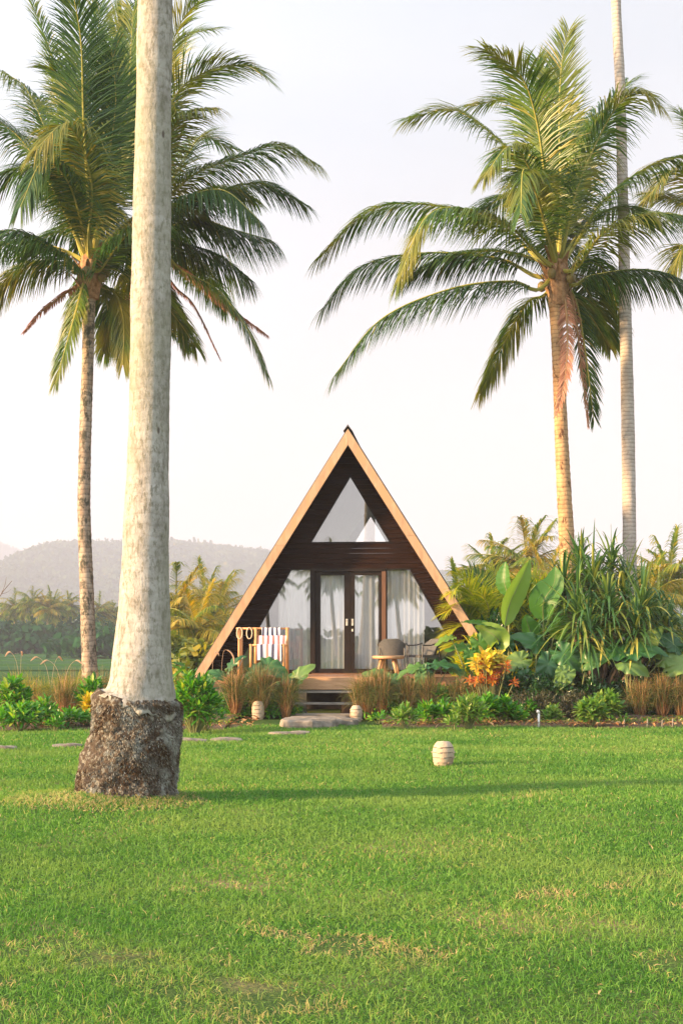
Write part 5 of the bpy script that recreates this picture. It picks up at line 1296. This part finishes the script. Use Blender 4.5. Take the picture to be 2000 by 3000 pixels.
def banana(x, Y, leaves, label):
    X = GX(x, Y); p = thing('banana_plant', label, 'plant', (X, Y, .05), group='broad paddle-leaved plants right of the cabin'); o = np.array(p.location)
    for (st, pts, wpx, roll, R) in leaves:
        P = [S(a, b, Y+d)-o for a, b, d in pts]; mb = MB(); blade_leaf(mb, P, wpx*Y/F, roll, R, seed=st); lf = mb.build('leaf', M['banana'], p, smooth=True)
        s = MB(); a = np.array([random.uniform(-.08, .08), 0, 0.]); s.tube(catmull([a, a*.5+P[0]*np.array([.6, .6, .6]), P[0], P[1]], 14), np.linspace(.026, .009, 14), 6); s.build('petiole', M['stem'], lf)
        s = MB(); C = catmull(P, 20); s.tube(C[:-1], np.linspace(.011, .003, 19), 5); s.build('midrib', M['stem'], lf)
banana(1482, 29.0, [(1, [(1478,1835,0),(1492,1770,0),(1525,1700,-.1),(1552,1638,-.1)], 66, (.5, -1, .15), .85), (2, [(1488,1745,.2),(1476,1700,.2),(1480,1645,.25)], 50, (-.8, -1, .1), .25),
                    (3, [(1470,1880,0),(1440,1840,-.2),(1395,1828,-.4),(1350,1822,-.5)], 45, (0, -.5, 1), .3), (4, [(1470,1900,0),(1455,1870,-.3),(1420,1845,-.3),(1390,1835,-.3)], 70, (-.5, -1, .6), .95)], 'paddle-leaved plant with one tall pale leaf and one dark curled leaf')
banana(1592, 29.3, [(5, [(1590,1818,0),(1592,1760,-.1),(1622,1710,-.1),(1625,1660,0)], 85, (-.5, -1, .1), .15), (6, [(1560,1870,0),(1545,1830,-.1),(1540,1800,-.1)], 60, (.3, -1, .3), .2), (7, [(1620,1870,0),(1640,1840,-.1),(1655,1800,0)], 60, (.3, -1, .3), .6)], 'paddle-leaved plant with a broad dark leaf left of the pandanus')
banana(560, 31.5, [(8, [(500,2000,0),(520,1975,0),(545,1955,-.2),(500,1940,-.3)], 30, (.2, -.4, 1), .2), (9, [(580,2010,0),(560,1985,0),(530,1965,0),(500,1945,-.1)], 24, (.4, -.6, 1), .3)], 'small paddle-leaved plant beside the right flank of the thick trunk')
# --- feather palms (yellow areca) right of the roof
def areca(x, py, Y, fr_, label):
    X = GX(x, Y); p = thing('areca_palm', label, 'palm tree', (X, Y, .05), group='yellow feather palms right of the cabin'); o = np.array(p.location)
    s = MB()
    for k in range(6): a = k*1.05; s.tube([(.1*math.cos(a), .1*math.sin(a), -.05), (.16*math.cos(a), .16*math.sin(a), .9)], [.035, .025], 6)
    s.build('canes', M['rib'], p)
    for pts, dy, m_ in fr_:
        A = [np.array([0, 0, .6])]+[S(a, b, Y+dy*(q+1)/len(pts))-o for q, (a, b) in enumerate(pts)]
        make_frond(np.array(A), parent=p, hang=.35, Lmax=.55, n=44, mat_=m_, wl=.03, start=.25)
areca(1400, 2040, 31.6, [([(1400,1780),(1375,1710),(1340,1680)], -.6, 'areca'), ([(1420,1760),(1405,1700),(1375,1665)], .5, 'arecag'), ([(1380,1830),(1340,1780),(1300,1800)], -.8, 'areca'), ([(1390,1860),(1350,1835),(1310,1860)], -.6, 'areca'),
   ([(1430,1790),(1440,1720),(1450,1670)], .5, 'areca'), ([(1440,1800),(1470,1740),(1500,1720)], -.5, 'areca'), ([(1400,1800),(1380,1740),(1350,1715),(1320,1740)], -1.0, 'areca'), ([(1450,1850),(1480,1810),(1510,1830)], -.6, 'arecag'),
   ([(1410,1830),(1400,1790),(1360,1770),(1310,1775)], -.9, 'areca'), ([(1425,1830),(1430,1780),(1410,1740)], -1.0, 'areca'), ([(1380,1880),(1350,1880),(1310,1900)], -.5, 'areca')], 'yellow-green feather palm spreading over the lower right roof edge')
areca(1545, 2040, 31.9, [([(1540,1800),(1520,1730),(1490,1700)], -.5, 'arecag'), ([(1560,1790),(1570,1720),(1560,1680)], .4, 'areca'), ([(1570,1800),(1600,1740),(1640,1720)], -.4, 'arecag'), ([(1530,1820),(1500,1780),(1460,1790)], -.8, 'areca'),
   ([(1550,1810),(1545,1750),(1520,1700)], -.8, 'arecag'), ([(1550,1810),(1570,1740),(1600,1700)], -.8, 'areca'), ([(1520,1850),(1500,1830),(1470,1850)], -.8, 'areca'), ([(1560,1840),(1590,1800),(1620,1810)], -.8, 'arecag')], 'darker feather palm between the tall pale leaf and the pandanus')
# --- pandanus: several leafy heads on branching stems
YP = 29.6
pn = thing('pandanus_tree', 'big pandanus clump with long strap leaves drooping, in front of the right palm stems', 'tree', (GX(1740, YP), YP, .03)); o = np.array(pn.location)
heads_ = [(1690, 1800, -.9, 1.0), (1780, 1790, -.7, 1.0), (1880, 1790, -.6, 1.0), (1650, 1730, .1, .95), (1735, 1710, .2, 1.05), (1830, 1730, .3, 1.0), (1700, 1660, .6, .85), (1925, 1800, .3, .9), (1860, 1840, -1.0, .8), (1720, 1850, -1.1, .85), (1790, 1660, .7, .75), (1950, 1850, -.5, .7)]
s_ = MB(); 
for k, (hx_, hy_, dy, sc) in enumerate(heads_):
    c = S(hx_, hy_+22, YP+dy)-o; s_.tube(catmull([(random.uniform(-.15, .15), random.uniform(-.1, .1), -.05), c*np.array([.4, .4, .45]), c], 10), np.linspace(.07, .045, 10), 8)
    n = 92; th = np.arange(n)*2.399; el = np.radians(np.linspace(84, -18, n)+RNG.normal(0, 6, n))
    D = np.stack([np.cos(th)*np.cos(el), np.sin(th)*np.cos(el), np.sin(el)], 1); N = np.stack([-np.cos(th)*np.sin(el), -np.sin(th)*np.sin(el), np.cos(el)], 1)
    mb = MB(); L = RNG.uniform(.8, 1.3, n)*sc
    R = np.clip(RNG.random(n)*.9+.12*(el < .2), 0, 1)
    mb.ribbons(c+D*.04+np.array([0, 0, 1])*np.linspace(.22, -.12, n)[:, None], D, N, L, RNG.uniform(.045, .066, n), RNG.uniform(.2, 1.25, n), 9, [.9, 1, 1, .97, .92, .82, .7, .52, .32, .04], fold=.30, R=R)
    mb.build('leaf_head', M['pand'], pn)
s_.build('trunk', M['wood_br'], pn, smooth=True)
# --- dark hedge masses, dusky low plants
def mass(x, py, ptop, wpx, label, m_, n=1500, L=.10, W=.04, Y=None, name='hedge_shrub', cat='shrub', group='dark hedge shrubs below the big leaves'):
    X, Y, z = placed(x, py, Y); H = (EYE+(HOR-ptop)*Y/F)-z; RW = wpx*Y/F/2
    p = thing(name, label, cat, (X, Y, z), group=group)
    d = RNG.normal(0, 1, (n, 3)); d /= np.linalg.norm(d, axis=1)[:, None]; d[:, 2] = np.abs(d[:, 2])
    bump = 1+.14*np.sin(d[:, 0]*7+x)*np.sin(d[:, 2]*6)+.1*np.sin(d[:, 1]*9)
    P = d*np.array([RW, RW*.7, H])*(RNG.uniform(.72, 1, n)*bump)[:, None]
    D = d+RNG.normal(0, .6, (n, 3))+np.array([0, 0, .3]); N = d+RNG.normal(0, .4, (n, 3))+np.array([0, 0, .5])
    mb = MB(); mb.ribbons(P, D, N, L*RNG.uniform(.6, 1.2, n), W, .35, 3, [.3, 1, .8, .1], fold=.15); mb.build('foliage', M[m_], p)
    s = MB()
    for k in range(14): a = k*2.399; r = (k/14)**.5; s.tube([(.05*math.cos(a), .05*math.sin(a), -.05), (RW*.7*r*math.cos(a), RW*.5*r*math.sin(a), H*.75*(1-.4*r*r))], [.012, .005], 5)
    s.build('stems', M['wood_br'], p)
mass(1510, 2085, 1965, 170, 'dark glossy hedge shrub right of the croton', 'hedge', 3200, Y=28.4); mass(1610, 2085, 1985, 180, 'dark glossy hedge shrub in the middle of the right bed', 'hedge', 3200, Y=28.2)
mass(1740, 2085, 1990, 190, 'dark glossy hedge shrub below the scalloped elephant ear leaves', 'hedge', 2800, Y=28.3); mass(1850, 2085, 1985, 160, 'dark hedge shrub behind the right-hand brown grass clumps', 'hedge', 2400, Y=28.6)
mass(1960, 2085, 1965, 160, 'dark hedge shrub at the right edge behind the brown grass', 'hedge', 2400, Y=28.7)
mass(1560, 2110, 2030, 200, 'low dusky reddish ground shrub behind the front row, left half', 'duskleaf', 2600, L=.08, W=.022, Y=27.4); mass(1690, 2110, 2030, 210, 'low dusky reddish ground shrub behind the front row, right half', 'duskleaf', 2600, L=.08, W=.022, Y=27.4)
mass(1230, 2085, 2040, 200, 'dark undergrowth shrub behind the straw grass right of the steps', 'hedge', 1800, Y=29.6); mass(1370, 2080, 2000, 190, 'dark undergrowth shrub below the croton', 'hedge', 2400, Y=29.0)
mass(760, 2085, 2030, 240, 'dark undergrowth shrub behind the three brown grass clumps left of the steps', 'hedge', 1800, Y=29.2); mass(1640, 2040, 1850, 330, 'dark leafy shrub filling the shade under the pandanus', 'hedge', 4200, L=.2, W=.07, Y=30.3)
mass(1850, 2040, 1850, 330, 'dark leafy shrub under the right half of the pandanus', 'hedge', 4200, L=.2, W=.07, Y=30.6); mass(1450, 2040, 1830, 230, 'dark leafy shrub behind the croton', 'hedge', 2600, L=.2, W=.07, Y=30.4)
mass(700, 2085, 2035, 190, 'green leafy filler shrub between the lush shrub and the first brown grass clump', 'lush', 1500, L=.13, W=.04, Y=28.9, group='green filler shrubs in front of the deck')
mass(800, 2085, 2045, 150, 'low green filler shrub behind the left porch lantern', 'lush', 1200, L=.11, W=.035, Y=28.75, group='green filler shrubs in front of the deck')
mass(1150, 2085, 2040, 210, 'low green filler shrub among the straw grass right of the steps', 'lush', 1600, L=.13, W=.04, Y=28.75, group='green filler shrubs in front of the deck')
mass(1300, 2085, 2020, 200, 'green filler shrub left of the croton among brown grass', 'lush', 1800, L=.14, W=.045, Y=28.7, group='green filler shrubs in front of the deck')
mass(1520, 2060, 1930, 160, 'yellow-green leafy shrub behind the croton', 'areca', 1500, L=.2, W=.05, Y=29.3, group='yellow-green shrubs between croton and pandanus')
mass(1380, 2060, 1880, 110, 'yellow-green leafy shrub at the right foot of the roof edge', 'areca', 1200, L=.2, W=.05, Y=30.2, group='yellow-green shrubs between croton and pandanus')
# --- front row of the right bed
FR = [(1110, 2118, 2085, 60, 'tiny seedling in the bare soil right of the porch lantern', 5, 10, .12, .04, 'lush'), (1185, 2138, 2062, 75, 'lime-green shoot, leftmost of the front row right of the steps', 10, 13, .18, .045, 'lime'), (1250, 2128, 2055, 70, 'fresh green shoot, second in the front row', 10, 13, .18, .05, 'lush'),
      (1305, 2128, 2050, 80, 'broad-leaved green shoot, third in the front row', 11, 13, .18, .06, 'lush'), (1372, 2140, 2030, 100, 'tall narrow-leaved bush in the front row below the croton', 20, 14, .21, .04, 'lime'), (1425, 2130, 2032, 85, 'rounded green bush in the front row right of the narrow-leaved one', 16, 14, .19, .065, 'lush'),
      (1475, 2128, 2038, 85, 'upright green bush, last of the dense part of the front row', 15, 14, .19, .065, 'lush'), (1512, 2126, 2078, 70, 'small green bush before the gap in the front row', 8, 12, .16, .055, 'lush'), (1545, 2120, 2052, 55, 'narrow green shoot just left of the white pipe', 8, 13, .17, .055, 'lush'),
      (1617, 2125, 2068, 60, 'single pale green rosette right of the white pipe', 8, 14, .17, .06, 'lime'), (1728, 2132, 2035, 90, 'light green bush with large rosettes, left half of the pair at the right', 16, 15, .19, .07, 'lime'), (1775, 2122, 2020, 85, 'light green bush with large rosettes, right half of the pair at the right', 14, 15, .19, .07, 'lime'),
      (1826, 2130, 2092, 32, 'tiny green shoot on top of the leftmost stake', 3, 9, .12, .04, 'lime'), (1895, 2130, 2100, 26, 'tiny wilted shoot by the second stake', 2, 9, .10, .03, 'lime'), (1990, 2085, 2000, 60, 'yellow-green speckled bush at the right edge above the brown grass', 14, 10, .10, .04, 'areca'),
      (1330, 2142, 2090, 50, 'low sprout at the soil edge of the front row', 5, 11, .13, .04, 'lime'), (1262, 1995, 1925, 40, 'pale sprig rising in front of the cabin wall beside the sideways armchair', 6, 10, .13, .05, 'lime')]
for x, py, pt, wp, lab, ns, nl, L, W, m_ in FR:
    leafy_shrub(x, py if py > 2050 else 2075, pt, wp, lab, mat_=m_, nst=ns, nl=nl, L=L, W=W, low=.4)
# ground cover in the beds
n = 9000; xr = np.where(RNG.random(n) < .55, RNG.uniform(.8, 9, n), RNG.uniform(-9.5, -2.0, n)); yr = RNG.uniform(25.9, 30, n)
mb = MB(); az = RNG.random(n)*6.28; el = RNG.uniform(.2, 1.3, n)
mb.ribbons(np.stack([xr, yr, gz(xr, yr)+.08], 1), np.stack([np.cos(az)*np.cos(el), np.sin(az)*np.cos(el), np.sin(el)], 1), np.stack([np.cos(az+1), np.sin(az+1), 1+0*az], 1), RNG.uniform(.05, .13, n), .018, .6, 3, [.4, 1, .8, .1])
tag(mb.build('ground_cover', M['arecag']), 'low weedy ground cover and fallen leaves in the flower beds', 'ground cover', kind='stuff')
n = 2600; xr = np.where(RNG.random(n) < .55, RNG.uniform(.8, 9, n), RNG.uniform(-9.5, -1.6, n)); yr = 25.5+RNG.random(n)**1.5*4
mb = MB(); az = RNG.random(n)*6.28
mb.ribbons(np.stack([xr, yr, gz(xr, yr)+.10], 1), np.stack([np.cos(az), np.sin(az), RNG.uniform(-.1, .5, n)], 1), np.stack([RNG.normal(0, .5, n), RNG.normal(0, .5, n), 1+0*az], 1), RNG.uniform(.06, .17, n), RNG.uniform(.02, .05, n), .5, 3, [.4, 1, .8, .1], fold=.3)
tag(mb.build('fallen_leaves', M['straw']), 'dry brown leaves fallen on the soil of the flower beds', 'fallen leaves', kind='stuff')
# bare twigs at the left edge
tw = thing('bare_shrub', 'bare grey twigs reaching in from the left edge over the far palms', 'shrub', (GX(-60, 27), 27, .03)); o = np.array(tw.location)
mb = MB()
for pts, r in [([(-60, 2090), (-50, 1900), (-20, 1790), (5, 1740), (36, 1702)], .016), ([(-50, 1900), (-25, 1850), (5, 1800), (27, 1772)], .012), ([(5, 1740), (15, 1715), (20, 1690)], .006), ([(-60, 1960), (-30, 1880), (-5, 1830)], .01), ([(5, 1740), (22, 1735), (35, 1725)], .005)]:
    P = catmull([S(a, b, 27)-o for a, b in pts], 16); mb.tube(P, np.linspace(r, r*.3, 16), 6)
mb.build('branches', M['wood_br'], tw)

# ------------------------------------------------------------------ behind the camera: palms and trees mirrored in the panes
for q, (x, y, h, v, lab) in enumerate([(-10, -58, 6.8, 0, 'palm behind the viewer, mirrored in the left window'), (-17, -66, 8.0, 1, 'taller palm behind the viewer, mirrored in the door'), (0, -60, 6.2, 2, 'low palm behind the viewer, mirrored in the right window'), (-24, -70, 8, 0, 'palm far to the left behind the viewer'), (6, -72, 7.5, 1, 'palm to the right behind the viewer')]):
    p = thing('palm_tree', lab, 'palm tree', (x, y, 0), group='palms behind the viewer'); mb = MB(); mb.tube(catmull([(.6, 0, 0), (.2, 0, h*.5), (0, 0, h)], 10), np.linspace(.2, .14, 10), 8); mb.build('trunk', M['bark_grey'], p)
    c = bpy.data.objects.new('crown', CR_far[v]); COL.objects.link(c); c.parent = p; c.location = (0, 0, h); c.rotation_euler = (0, 0, q)
mb = MB(); n = 60; C = np.stack([RNG.uniform(-110, 70, n), RNG.uniform(-190, -150, n), np.full(n, 0.)], 1); blobs(mb, C, RNG.uniform(4, 8, n), RNG.uniform(2, 4.6, n), 60, 1.2)
tag(mb.build('woodland', M['wood']), 'low band of trees behind the viewer, seen only mirrored in the glass', 'woodland', kind='stuff')

# ------------------------------------------------------------------ haze
HZ_TOP = 300.
hz, t_, N_, out_, lk_ = mat('haze')
pv = N_('ShaderNodeVolumePrincipled'); pv.inputs['Color'].default_value = (.80,.85,1.0,1); pv.inputs['Density'].default_value = .00050; pv.inputs['Anisotropy'].default_value = 0.
lk_(pv.outputs[0], out_.inputs['Volume'])
mb = MB(); mb.box((150, 2170, HZ_TOP/2-4), (2200, 4440, HZ_TOP+8)); tag(mb.build('haze', hz), 'pale evening haze over the valley', 'haze', kind='stuff')
